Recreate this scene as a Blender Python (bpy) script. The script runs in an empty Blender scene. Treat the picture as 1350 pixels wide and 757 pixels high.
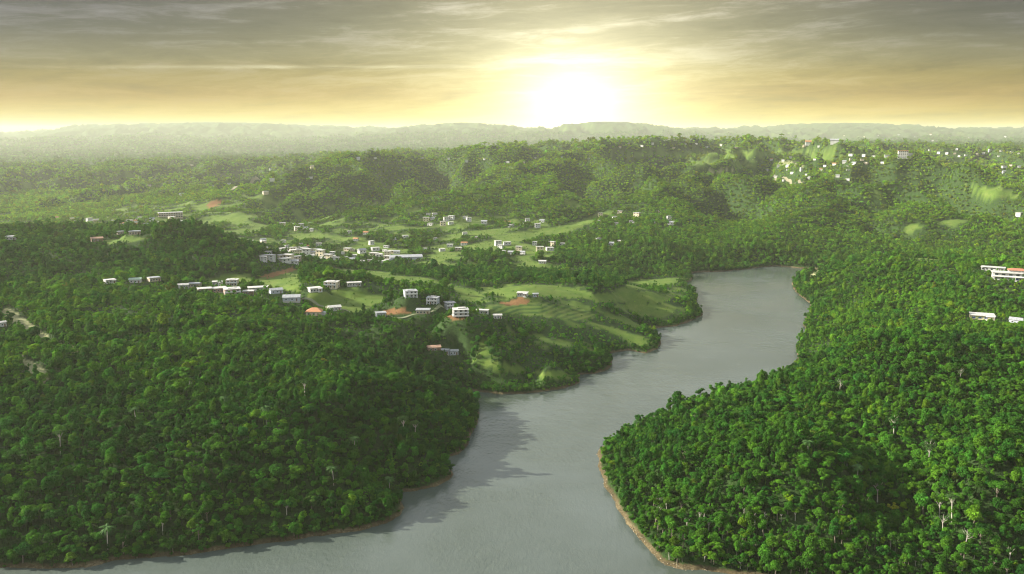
import bpy, bmesh, math, random
import numpy as np
from mathutils import Vector, Matrix

R = math.radians
SC = bpy.context.scene
COL = SC.collection
random.seed(7)
RNG = np.random.default_rng(11)

# ------------------------------------------------------------------ camera
CAM_H = 180.0
FPX = 1169.0                     # focal length in pixels of a 1350 px wide frame
CX, CY = 675.0, 378.5
PITCH = math.atan((CY - 178.0) / FPX)
cd = bpy.data.cameras.new('camera')
cam = bpy.data.objects.new('camera', cd)
COL.objects.link(cam)
cam.location = (0, 0, CAM_H)
cam.rotation_euler = (math.pi / 2 - PITCH, 0, 0)
cd.sensor_width = 36.0
cd.lens = 36.0 * FPX / 1350.0
cd.clip_start = 1.0
cd.clip_end = 60000.0
SC.camera = cam

# ------------------------------------------------------------------ exposure, engine
EXPOSURE = 1.6
SC.view_settings.view_transform = 'Standard'
SC.view_settings.look = 'None'
SC.view_settings.gamma = 1.0
SC.view_settings.exposure = EXPOSURE
SC.view_settings.use_curve_mapping = False
SC.render.engine = 'CYCLES'
SC.cycles.use_denoising = True
SC.cycles.filter_width = 1.15
try:
    SC.cycles.denoiser = 'OPENIMAGEDENOISE'
    SC.cycles.denoising_input_passes = 'RGB_ALBEDO_NORMAL'
except Exception:
    pass
SC.cycles.max_bounces = 5
SC.cycles.diffuse_bounces = 2
SC.cycles.glossy_bounces = 2
SC.cycles.transmission_bounces = 2
SC.cycles.volume_bounces = 0
SC.cycles.sample_clamp_indirect = 4.0
SC.cycles.pixel_filter_type = 'BLACKMAN_HARRIS'

# ------------------------------------------------------------------ sun
SUN_EL, SUN_AZ = R(23), R(-82)   # azimuth measured from +Y (view) towards +X
sl = bpy.data.lights.new('sun', 'SUN')
sl.energy = 5.0
sl.angle = R(0.6)
sl.color = (1.0, 0.93, 0.78)
sun = bpy.data.objects.new('sun', sl)
COL.objects.link(sun)
sdir = Vector((math.sin(SUN_AZ) * math.cos(SUN_EL), math.cos(SUN_AZ) * math.cos(SUN_EL), math.sin(SUN_EL)))
sun.rotation_euler = sdir.to_track_quat('Z', 'Y').to_euler()
sun.location = (-400, 200, 600)


# ------------------------------------------------------------------ node helper
class NT:
    def __init__(self, tree):
        self.t = tree
        self.n = tree.nodes
        self.l = tree.links

    def new(self, kind, **kw):
        n = self.n.new(kind)
        for k, v in kw.items():
            setattr(n, k, v)
        return n

    def put(self, sock, v):
        if v is None:
            return
        if isinstance(v, bpy.types.NodeSocket):
            self.l.new(v, sock)
        else:
            sock.default_value = v

    def math(self, op, a, b=None, c=None, clamp=False):
        n = self.new('ShaderNodeMath', operation=op, use_clamp=clamp)
        self.put(n.inputs[0], a)
        self.put(n.inputs[1], b)
        self.put(n.inputs[2], c)
        return n.outputs[0]

    def vec(self, x, y, z):
        n = self.new('ShaderNodeCombineXYZ')
        for i, v in enumerate((x, y, z)):
            self.put(n.inputs[i], v)
        return n.outputs[0]

    def vmath(self, op, a, b=None, out=0):
        n = self.new('ShaderNodeVectorMath', operation=op)
        self.put(n.inputs[0], a)
        self.put(n.inputs[1], b)
        return n.outputs[out]

    def noise(self, vec, scale, detail=4, rough=0.55, dist=0.0):
        n = self.new('ShaderNodeTexNoise')
        self.put(n.inputs['Vector'], vec)
        n.inputs['Scale'].default_value = scale
        n.inputs['Detail'].default_value = detail
        n.inputs['Roughness'].default_value = rough
        n.inputs['Distortion'].default_value = dist
        return n.outputs['Fac']

    def ramp(self, fac, stops, interp='LINEAR'):
        n = self.new('ShaderNodeValToRGB')
        cr = n.color_ramp
        cr.interpolation = interp
        while len(cr.elements) > 1:
            cr.elements.remove(cr.elements[-1])
        cr.elements[0].position = stops[0][0]
        cr.elements[0].color = (*stops[0][1], 1)
        for p, c in stops[1:]:
            e = cr.elements.new(p)
            e.color = (*c, 1)
        self.put(n.inputs[0], fac)
        return n.outputs[0]

    def mix(self, fac, a, b, blend='MIX'):
        n = self.new('ShaderNodeMix', data_type='RGBA', blend_type=blend)
        n.clamp_factor = True
        self.put(n.inputs[0], fac)
        for s, v in ((n.inputs[6], a), (n.inputs[7], b)):
            if isinstance(v, float):
                v = (v, v, v)
            if isinstance(v, tuple) and len(v) == 3:
                v = (*v, 1)
            self.put(s, v)
        return n.outputs[2]

    def maprange(self, v, a, b, c=0.0, d=1.0, smooth=False):
        n = self.new('ShaderNodeMapRange')
        if smooth:
            n.interpolation_type = 'SMOOTHSTEP'
        self.put(n.inputs[0], v)
        for i, x in enumerate((a, b, c, d)):
            n.inputs[i + 1].default_value = x
        return n.outputs[0]


def lin(r, g, b):
    f = lambda c: (c / 255 / 12.92) if c <= 10 else ((c / 255 + 0.055) / 1.055) ** 2.4
    return (f(r), f(g), f(b))


def px_dir(px, py):
    X = (px - CX) / FPX
    v = (CY - py) / FPX
    return np.array([X, math.cos(PITCH) + math.sin(PITCH) * v, -math.sin(PITCH) + math.cos(PITCH) * v])


# ------------------------------------------------------------------ world: hazy golden cloud deck over a Nishita sky
W = bpy.data.worlds.new('World')
SC.world = W
W.use_nodes = True
n = NT(W.node_tree)
n.n.clear()
out = n.new('ShaderNodeOutputWorld')
bg = n.new('ShaderNodeBackground')
n.l.new(bg.outputs[0], out.inputs[0])
sky = n.new('ShaderNodeTexSky', sky_type='NISHITA')
sky.sun_disc = False
sky.sun_elevation = SUN_EL
sky.sun_rotation = SUN_AZ
sky.air_density = 1.0
sky.dust_density = 2.0
SKY_STRENGTH = 0.1
tc = n.new('ShaderNodeTexCoord')
d = n.vmath('NORMALIZE', tc.outputs['Generated'])
sep = n.new('ShaderNodeSeparateXYZ')
n.l.new(d, sep.inputs[0])
el = n.math('MULTIPLY', n.math('ARCSINE', sep.outputs[2]), 57.2958)       # degrees
azr = n.math('ARCTAN2', sep.outputs[0], sep.outputs[1])
az = n.math('MULTIPLY', azr, 57.2958)
elp = n.math('DIVIDE', el, n.math('MAXIMUM', n.math('COSINE', azr), 0.6))   # bands of cloud lie square to the valley
GD = px_dir(757, 138)
GD = GD / np.linalg.norm(GD)
GAZ, GEL = math.degrees(math.atan2(GD[0], GD[1])), math.degrees(math.asin(GD[2]))
ang = n.math('SQRT', n.math('ADD', n.math('POWER', n.math('SUBTRACT', az, GAZ), 2.0), n.math('POWER', n.math('MULTIPLY', n.math('SUBTRACT', el, GEL), 1.35), 2.0)))
# streaky high cloud
wob = n.noise(n.vec(n.math('MULTIPLY', az, 0.05), n.math('MULTIPLY', el, 0.25), 0.0), 1.0, 3)
elw = n.math('ADD', el, n.math('MULTIPLY', n.math('SUBTRACT', wob, 0.5), 1.3))
tilt = n.math('ADD', elw, n.math('MULTIPLY', az, -0.035))
st1 = n.noise(n.vec(n.math('MULTIPLY', az, 0.10), n.math('MULTIPLY', tilt, 0.95), 2.3), 1.0, 10, 0.64, 0.35)
st2 = n.noise(n.vec(n.math('MULTIPLY', az, 0.35), n.math('MULTIPLY', tilt, 2.4), 7.1), 1.0, 9, 0.7, 0.6)
streak = n.math('ADD', n.math('MULTIPLY', st1, 0.65), n.math('MULTIPLY', st2, 0.35))
sc1 = n.maprange(streak, 0.3, 0.7, 0.0, 1.0)
# colour with elevation (0..24 degrees), as the cloud deck thins into the golden horizon
e01 = n.math('DIVIDE', n.math('ADD', elp, n.math('MULTIPLY', n.math('SUBTRACT', streak, 0.5), 2.0)), 24.0, clamp=True)
deck = n.ramp(e01, [
    (0.000, lin(214, 200, 100)), (0.030, lin(208, 184, 42)), (0.055, lin(196, 166, 26)),
    (0.105, lin(170, 134, 14)), (0.160, lin(160, 136, 44)), (0.200, lin(152, 140, 94)),
    (0.280, lin(112, 108, 102)), (0.380, lin(74, 68, 96)), (0.50, lin(170, 176, 182)), (1.0, lin(244, 248, 250))])
band = n.math('MULTIPLY', n.maprange(el, 1.0, 6.0, 1.0, 0.40), n.maprange(el, 9.0, 20.0, 1.0, 3.3))
deck = n.mix(1.0, deck, band, 'MULTIPLY')
wisp = n.math('MULTIPLY', n.maprange(streak, 0.50, 0.72, 0.0, 1.0), n.maprange(el, 2.0, 7.0, 0.25, 1.0))
near_sun = n.math('POWER', 2.71828, n.math('DIVIDE', ang, -11.0))
wispc = n.mix(near_sun, lin(150, 144, 158), lin(255, 250, 232))
deck = n.mix(n.math('MULTIPLY', wisp, n.math('ADD', 0.5, n.math('MULTIPLY', near_sun, 0.4))), deck, wispc)
shade = n.maprange(streak, 0.34, 0.56, 0.55, 1.08)
deck = n.mix(1.0, deck, shade, 'MULTIPLY')
# thin bright cloud edge, left of the glow
edge = n.math('POWER', 2.71828, n.math('MULTIPLY', n.math('POWER', n.math('DIVIDE', n.math('SUBTRACT', n.math('ADD', elp, n.math('MULTIPLY', n.math('SUBTRACT', st2, 0.5), 0.22)), 4.22), 0.11), 2.0), -1.0))
edge = n.math('MULTIPLY', edge, n.maprange(az, -2.0, -26.0, 1.0, 0.25))
edge = n.math('MULTIPLY', n.math('MULTIPLY', edge, n.maprange(az, 2.0, -6.0, 0.0, 0.6)), n.maprange(st1, 0.36, 0.60, 0.15, 1.0))
deck = n.mix(edge, deck, lin(255, 250, 215))
# glow around the veiled sun
core = n.math('MULTIPLY', n.math('POWER', 2.71828, n.math('DIVIDE', ang, -0.16)), 60000.0)     # the veiled sun itself
soft = n.math('MULTIPLY', n.math('POWER', 2.71828, n.math('DIVIDE', ang, -3.1)), 1.9)          # bright haze around it
g2 = n.math('MULTIPLY', n.math('POWER', 2.71828, n.math('DIVIDE', ang, -9.0)), 1.0)
g2 = n.math('MULTIPLY', g2, n.maprange(streak, 0.3, 0.65, 0.7, 1.25))
glow = n.mix(1.0, n.mix(1.0, (1.0, 0.90, 0.52, 1), core, 'MULTIPLY'), n.mix(1.0, (1.0, 0.95, 0.74, 1), soft, 'MULTIPLY'), 'ADD')
glow = n.mix(1.0, glow, n.mix(1.0, (1.0, 0.90, 0.42, 1), g2, 'MULTIPLY'), 'ADD')
deck = n.mix(1.0, deck, glow, 'ADD')
deck = n.mix(1.0, deck, 2.0 ** -EXPOSURE, 'MULTIPLY')
nish = n.mix(1.0, sky.outputs[0], SKY_STRENGTH, 'MULTIPLY')
cover = n.maprange(el, 14.0, 60.0, 0.97, 0.55)
n.l.new(n.mix(cover, nish, deck), bg.inputs[0])
bg.inputs[1].default_value = 1.0


# ------------------------------------------------------------------ numpy noise
_perm = np.random.default_rng(5).permutation(512)
_perm = np.concatenate([_perm, _perm])
_ga = np.random.default_rng(6).uniform(0, 2 * np.pi, 512)


def perlin(x, y):
    xi = np.floor(x).astype(np.int64)
    yi = np.floor(y).astype(np.int64)
    xf, yf = x - xi, y - yi
    u = xf * xf * xf * (xf * (xf * 6 - 15) + 10)
    v = yf * yf * yf * (yf * (yf * 6 - 15) + 10)

    def g(ix, iy, dx, dy):
        h = _perm[(_perm[ix & 511] + iy) & 511]
        a = _ga[h]
        return np.cos(a) * dx + np.sin(a) * dy
    a = g(xi, yi, xf, yf)
    b = g(xi + 1, yi, xf - 1, yf)
    c = g(xi, yi + 1, xf, yf - 1)
    e = g(xi + 1, yi + 1, xf - 1, yf - 1)
    return (a + u * (b - a)) * (1 - v) + (c + u * (e - c)) * v


def fbm(x, y, scale, octs=4, gain=0.5, ox=0.0):
    s = 0.0
    amp = 1.0
    fx, fy = x / scale + ox, y / scale + ox * 1.7
    for _ in range(octs):
        s = s + amp * perlin(fx, fy)
        amp *= gain
        fx, fy = fx * 2.03 + 17.1, fy * 2.03 + 9.2
    return s


# ------------------------------------------------------------------ survey of the valley: sight lines turned into ground points
def at_z(px, py, z):
    dd = px_dir(px, py)
    t = (z - CAM_H) / dd[2]
    return (dd[0] * t, dd[1] * t, z)


def at_d(px, py, D):
    dd = px_dir(px, py)
    t = D / dd[1]
    return (dd[0] * t, D, CAM_H + dd[2] * t)


def project(x, y, z):
    yy = y * math.cos(PITCH) - (z - CAM_H) * math.sin(PITCH)
    zz = y * math.sin(PITCH) + (z - CAM_H) * math.cos(PITCH)
    yy = np.maximum(yy, 1e-3)
    return CX + FPX * x / yy, CY - FPX * zz / yy


SHORE = [(-700, 775), (-300, 757), (0, 748), (60, 750), (112, 748), (150, 738), (200, 735), (250, 731), (310, 722), (370, 714), (430, 706),
         (480, 699), (510, 690), (528, 680), (534, 668), (527, 656), (522, 649), (545, 648), (575, 641), (594, 632), (597, 624),
         (588, 614), (586, 604), (604, 599), (617, 588), (622, 574), (630, 556), (632, 544), (628, 532), (618, 520), (606, 514),
         (630, 516), (662, 520), (690, 519), (718, 516), (745, 512), (764, 504), (762, 498), (756, 494), (782, 493), (800, 488), (807, 480),
         (806, 472), (802, 466), (828, 462), (852, 466), (866, 460), (873, 453), (866, 442), (852, 433), (870, 432), (892, 430), (912, 423),
         (926, 416), (924, 408), (917, 402), (920, 394), (918, 386), (908, 379), (900, 374), (912, 370), (913, 366), (900, 362), (918, 359),
         (950, 358), (985, 355), (1005, 352), (1025, 351), (1060, 354), (1100, 357), (1104, 360), (1075, 363), (1053, 366),
         (1044, 373), (1047, 383), (1057, 392), (1068, 400), (1070, 408), (1062, 418), (1060, 428), (1064, 437), (1056, 447), (1050, 458),
         (1052, 470), (1047, 484), (1010, 507), (955, 524), (900, 543), (850, 560), (812, 578), (790, 592), (787, 602), (792, 622), (800, 645), (812, 668), (826, 690),
         (842, 708), (858, 728), (876, 744), (900, 751), (940, 754), (1010, 760), (1100, 772), (1250, 782), (1500, 800), (2000, 830)]
SHW = np.array([at_z(a, b, 0.0)[:2] for a, b in SHORE])
WPOLY = np.vstack([SHW, [[900, 20], [-900, 20]]])

CTRL = []
for i in range(0, len(SHW), 2):
    CTRL.append((SHW[i][0], SHW[i][1], 1.0))
for q in ((700, 640), (690, 560), (850, 500), (960, 430), (990, 375), (500, 740), (750, 720)):
    CTRL.append(at_z(*q, -6.0))
A = lambda px, py, z: CTRL.append(at_z(px, py, z))
D = lambda px, py, dist: CTRL.append(at_d(px, py, dist))
# foreground hill on the left
for px, py, z in ((-300, 620, 26), (0, 640, 20), (150, 630, 20), (300, 620, 23), (420, 610, 21), (500, 600, 15), (560, 575, 13),
                  (0, 540, 34), (150, 530, 34), (300, 520, 34), (420, 510, 34), (520, 505, 27), (585, 520, 14),
                  (0, 450, 46), (150, 445, 46), (300, 440, 44), (-300, 480, 48)):
    A(px, py, z)
for px, py, dist in ((613, 527, 597), (590, 507, 606), (560, 486, 614), (520, 467, 628), (480, 449, 644), (440, 438, 654), (400, 423, 668), (350, 412, 685),
                     (300, 406, 695), (200, 398, 705), (100, 396, 712), (0, 392, 720), (-300, 385, 730)):
    D(px, py, dist)
# the shelf with the houses and the tongue of land on its right
for px, py, z in ((60, 378, 44), (145, 376, 45), (200, 373, 46), (255, 381, 44), (305, 385, 44), (340, 387, 43), (385, 400, 41), (415, 386, 44), (440, 383, 44), (467, 380, 43),
                  (415, 416, 38), (445, 412, 37), (500, 419, 34), (540, 393, 39), (570, 401, 37), (557, 415, 33), (595, 410, 33), (606, 420, 31), (635, 415, 31), (656, 422, 29),
                  (597, 440, 25), (570, 440, 26), (575, 463, 18), (598, 469, 16), (540, 440, 28), (520, 425, 32),
                  (690, 393, 33), (650, 386, 33), (700, 379, 35), (745, 380, 32), (800, 390, 24), (850, 388, 19), (885, 391, 12), (830, 404, 13), (880, 408, 8),
                  (720, 420, 24), (780, 430, 15), (830, 440, 8), (720, 455, 16), (770, 465, 9), (660, 450, 22), (650, 480, 13), (700, 490, 8), (640, 500, 6), (740, 498, 5),
                  (845, 447, 5), (905, 400, 5), (840, 376, 3), (880, 372, 3), (600, 385, 34), (500, 365, 38), (560, 378, 36), (420, 365, 40)):
    A(px, py, z)
# behind the tongue of land: wooded flat, little town
for px, py, z in ((480, 350, 16), (560, 352, 15), (640, 357, 13), (720, 360, 10), (790, 364, 6), (850, 359, 4), (430, 345, 16), (520, 342, 15), (380, 337, 18), (620, 340, 19), (700, 338, 17),
                  (780, 342, 16), (860, 338, 16), (930, 343, 10), (1000, 340, 9)):
    A(px, py, z)
# hill at the left, in front of the valley town
for px, py, dist in ((0, 312, 960), (100, 317, 970), (160, 309, 985), (230, 302, 985), (290, 308, 985), (330, 324, 975), (370, 350, 945), (395, 362, 915), (-300, 315, 960),
                     (60, 345, 880), (200, 345, 885), (300, 355, 880), (350, 362, 885), (280, 370, 850), (390, 366, 870)):
    D(px, py, dist)
for px, py, z in ((0, 296, 20), (100, 297, 20), (200, 297, 19), (300, 305, 20), (340, 318, 19), (-300, 296, 22), (230, 285, 24), (420, 322, 22)):
    A(px, py, z)
# long central ridge
for px, py, dist in ((260, 285, 1850), (300, 262, 2050), (350, 240, 2250), (400, 228, 2300), (450, 217, 2330), (500, 213, 2350), (560, 211, 2350), (620, 209, 2350), (680, 212, 2400), (740, 213, 2450),
                     (400, 300, 1520), (500, 295, 1520), (600, 300, 1480), (700, 305, 1430), (800, 305, 1400), (880, 305, 1400),
                     (450, 260, 1850), (550, 255, 1880), (650, 258, 1850), (750, 262, 1780), (850, 265, 1720), (700, 235, 2100), (800, 235, 2060), (900, 240, 2000),
                     (820, 208, 2450), (900, 207, 2450), (980, 207, 2450), (1060, 208, 2400), (820, 198, 2620), (930, 197, 2650), (1040, 197, 2620), (1110, 204, 2500),
                     (950, 310, 1370), (960, 268, 1640), (1010, 285, 1500), (1000, 240, 1950), (1060, 250, 1800), (1080, 225, 2050)):
    D(px, py, dist)
# right hand ridge and what lies behind
for px, py, dist in ((1060, 345, 1215), (1100, 325, 1290), (1100, 290, 1480), (1150, 310, 1350), (1150, 265, 1600), (1190, 240, 1740), (1190, 220, 1850), (1165, 221, 1870), (1230, 224, 1850),
                     (1250, 243, 1760), (1290, 252, 1740), (1345, 262, 1720), (1250, 290, 1460), (1320, 290, 1450), (1230, 330, 1240), (1320, 330, 1180), (1500, 280, 1600), (1700, 285, 1600),
                     (1240, 232, 2350), (1300, 238, 2250), (1350, 240, 2200), (1250, 214, 2750), (1330, 214, 2700), (1500, 225, 2500), (1200, 205, 2900), (1300, 203, 3200)):
    D(px, py, dist)
# promontory on the right bank
for px, py, dist in ((1080, 358, 1065), (1120, 348, 1040), (1160, 341, 1015), (1190, 339, 1005), (1230, 346, 995), (1270, 352, 960), (1330, 350, 930),
                     (1110, 400, 905), (1160, 390, 900), (1220, 385, 880), (1290, 378, 850), (1330, 375, 840), (1100, 440, 770), (1160, 425, 770), (1220, 412, 775), (1295, 424, 720), (1340, 428, 705), (1450, 370, 900), (1450, 430, 720)):
    D(px, py, dist)
A(1080, 470, 10), A(1150, 446, 23), A(1220, 442, 28)
# foreground hill on the right
for px, py, z in ((850, 566, 5), (905, 547, 9), (950, 531, 13), (1000, 517, 17), (1047, 505, 21),
                  (850, 620, 9), (920, 590, 17), (1000, 570, 24), (900, 670, 9), (980, 660, 16), (1080, 600, 31), (1060, 660, 20), (1190, 620, 15), (1198, 560, 26), (1180, 690, 7), (1300, 600, 35), (1330, 650, 28), (1000, 720, 5), (1150, 730, 8), (1330, 730, 11)):
    A(px, py, z)
for px, py, dist in ((1090, 485, 582), (1130, 465, 575), (1170, 454, 572), (1230, 456, 575), (1300, 458, 580), (1350, 455, 590), (1500, 450, 600), (1100, 530, 510), (1200, 530, 490), (1330, 530, 490), (1500, 560, 470)):
    D(px, py, dist)
# mountains far behind
for px, py, dist in ((-300, 275, 2200), (0, 272, 2150), (100, 282, 2050), (60, 262, 2500), (160, 262, 2500), (240, 255, 2600), (320, 245, 2800), (-300, 240, 3000), (0, 240, 3000), (100, 238, 3100), (200, 232, 3200), (300, 222, 3400), (380, 225, 3100),
                     (0, 205, 7371), (150, 203, 7546), (300, 203, 7722), (-300, 205, 7371), (420, 208, 7020), (550, 205, 7371), (700, 200, 7546), (850, 196, 7546), (1000, 194, 7897), (1150, 192, 7546), (1300, 192, 7371), (1500, 195, 7371),
                     (-300, 192, 9500), (0, 190, 9500), (200, 189, 9500), (400, 191, 9500), (600, 192, 9500), (800, 189, 9500), (1000, 190, 9500), (1200, 187, 9500), (1350, 186, 9500), (1600, 188, 9500),
                     (-300, 185, 11000), (0, 182, 11000), (150, 179, 11000), (300, 180, 11000), (450, 184, 11000), (600, 181, 11000), (760, 184, 11000), (900, 181, 11000), (1050, 183, 11000), (1200, 180, 11000), (1350, 179, 11000), (1600, 182, 11000),
                     (-300, 180, 13000), (0, 177, 13000), (70, 170, 13000), (130, 166, 13000), (200, 164, 13000), (260, 160, 13000), (330, 157, 13000), (370, 163, 13000), (410, 171, 13000), (460, 176, 13000), (520, 173, 13000), (560, 166, 13000), (620, 160, 13000), (660, 167, 13000), (700, 173, 13000), (750, 172, 13000),
                     (785, 160, 12400), (815, 161, 13000), (860, 169, 13000), (900, 175, 13000), (960, 174, 13000), (1030, 167, 13500), (1090, 162, 13500), (1150, 163, 13500), (1210, 169, 13500), (1280, 172, 13500), (1350, 170, 13500), (1600, 172, 13500),
                     (-300, 180, 19000), (300, 179, 19000), (675, 179, 19000), (1000, 179, 19000), (1600, 179, 19000)):
    D(px, py, dist)
CTRL = np.array(CTRL, dtype=float)
cdist = np.hypot(CTRL[:, 0], CTRL[:, 1])
CU = np.arctan2(CTRL[:, 0], CTRL[:, 1])
CV = np.log(cdist)
_r = np.hypot(CU[:, None] - CU[None], CV[:, None] - CV[None])
nC = len(CTRL)
_K = np.zeros((nC + 1, nC + 1))
_K[:nC, :nC] = -np.sqrt(_r ** 2 + 0.02 ** 2) - np.eye(nC) * 0.004
_K[:nC, nC] = _K[nC, :nC] = 1
_WT = np.linalg.solve(_K, np.concatenate([CTRL[:, 2], [0]]))


def rbf(u, v):
    u, v = u.ravel(), v.ravel()
    res = np.empty(len(u))
    for s in range(0, len(u), 20000):
        e = s + 20000
        r = -np.sqrt((u[s:e, None] - CU[None]) ** 2 + (v[s:e, None] - CV[None]) ** 2 + 0.02 ** 2)
        res[s:e] = r @ _WT[:nC] + _WT[nC]
    return res


def in_poly(x, y, P):
    ins = np.zeros(x.shape, bool)
    m = len(P)
    for i in range(m):
        x1, y1 = P[i]
        x2, y2 = P[(i + 1) % m]
        if y1 == y2:
            continue
        c = ((y1 > y) != (y2 > y)) & (x < (x2 - x1) * (y - y1) / (y2 - y1) + x1)
        ins ^= c
    return ins


def shore_dist(x, y):
    """metres from the waterline, positive on land"""
    best = np.full(x.shape, 1e9)
    for i in range(len(SHW) - 1):
        ax, ay = SHW[i]
        bx, by = SHW[i + 1]
        dx, dy = bx - ax, by - ay
        t = np.clip(((x - ax) * dx + (y - ay) * dy) / (dx * dx + dy * dy), 0, 1)
        best = np.minimum(best, np.hypot(x - ax - t * dx, y - ay - t * dy))
    return np.where(in_poly(x, y, WPOLY), -best, best)


# ------------------------------------------------------------------ terrain grid (polar: azimuth x log distance)
NA, ND = 760, 840
AZ0, AZ1 = R(-44), R(44)
V0, V1 = math.log(190.0), math.log(20000.0)
ga = np.linspace(AZ0, AZ1, NA)
gv = np.linspace(V0, V1, ND)
GA, GV = np.meshgrid(ga, gv)                    # [ND, NA]
GX, GY = np.sin(GA) * np.exp(GV), np.cos(GA) * np.exp(GV)
dist = np.exp(GV)
zr = rbf(GA, GV).reshape(GX.shape)
sd = np.full(GX.shape, 500.0)
near = dist < 1900
sd[near] = shore_dist(GX[near], GY[near])
sd = sd + np.where(near, fbm(GX, GY, 14.0, 3) * 1.6, 0)
relief = fbm(GX, GY, 70.0, 4, 0.5, 3.0) * 4.0 * np.clip((1300 - dist) / 500, 0.3, 1)
ridg = 1 - 2 * np.abs(fbm(GX + 25 * fbm(GX, GY, 160.0, 2), GY * 0.62, 380.0, 4, 0.45, 8.0))
amp = np.clip((dist - 950) / 900, 0, 1) * 135 + np.clip((dist - 2300) / 700, 0, 1) * 45 - np.clip((dist - 6000) / 2500, 0, 1) * 80
relief = relief + (ridg - 0.84) * amp + fbm(GX, GY, 900.0, 4, 0.5, 1.0) * np.clip((dist - 2500) / 3000, 0, 1) * 14
relief = relief + (0.45 - 2 * np.abs(fbm(GX, GY, 140.0, 3, 0.5, 15.0))) * np.clip((dist - 950) / 900, 0, 1) * 22
relief = relief + (0.5 - 2 * np.abs(fbm(GX, GY, 1500.0, 5, 0.5, 5.0))) * np.clip((dist - 7000) / 5000, 0, 1) * 60
relief = relief * np.clip(sd / 60.0, 0.05, 1) * np.where(dist > 1000, np.maximum(np.clip((zr - 16) / 45, 0.08, 1), np.clip((dist - 2250) / 500, 0, 1)), 1)
zl = np.maximum(zr + relief, 0.9 + fbm(GX, GY, 9.0, 2) * 0.25)
bank = 0.15 + np.clip(sd, 0, None) * 0.55
GZ = np.where(sd > 0, np.minimum(zl, np.where(sd < 120, bank, 1e9)), np.maximum(-4.0, sd * 0.35 - 0.15))
GZ = GZ + np.where(sd > 3, fbm(GX, GY, 6.0, 2) * 0.3, 0)
_top = 320.0                                            # round off the highest far summits
GZ = np.where(GZ > _top, _top + 45 * (1 - np.exp(-(GZ - _top) / 45)), GZ)


def grid_at(F, x, y):
    u = (np.arctan2(x, y) - AZ0) / (AZ1 - AZ0) * (NA - 1)
    v = (np.log(np.hypot(x, y)) - V0) / (V1 - V0) * (ND - 1)
    u = np.clip(u, 0, NA - 1.001)
    v = np.clip(v, 0, ND - 1.001)
    i, j = u.astype(int), v.astype(int)
    fu, fv = u - i, v - j
    return (F[j, i] * (1 - fu) + F[j, i + 1] * fu) * (1 - fv) + (F[j + 1, i] * (1 - fu) + F[j + 1, i + 1] * fu) * fv


def ground(x, y):
    return float(grid_at(GZ, np.array([x]), np.array([y]))[0])


def hit(px, py, dmin=300.0):
    """where the sight line through a photo pixel meets the ground"""
    dd = px_dir(px, py)
    dd = dd / math.hypot(dd[0], dd[1])
    t = np.exp(np.linspace(math.log(dmin), math.log(14000), 6000))
    x, y, z = dd[0] * t, dd[1] * t, CAM_H + dd[2] * t
    g = grid_at(GZ, x, y)
    k = np.argmax(z <= g)
    if z[k] > g[k]:
        k = len(t) - 1
    return float(x[k]), float(y[k]), float(g[k])


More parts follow.
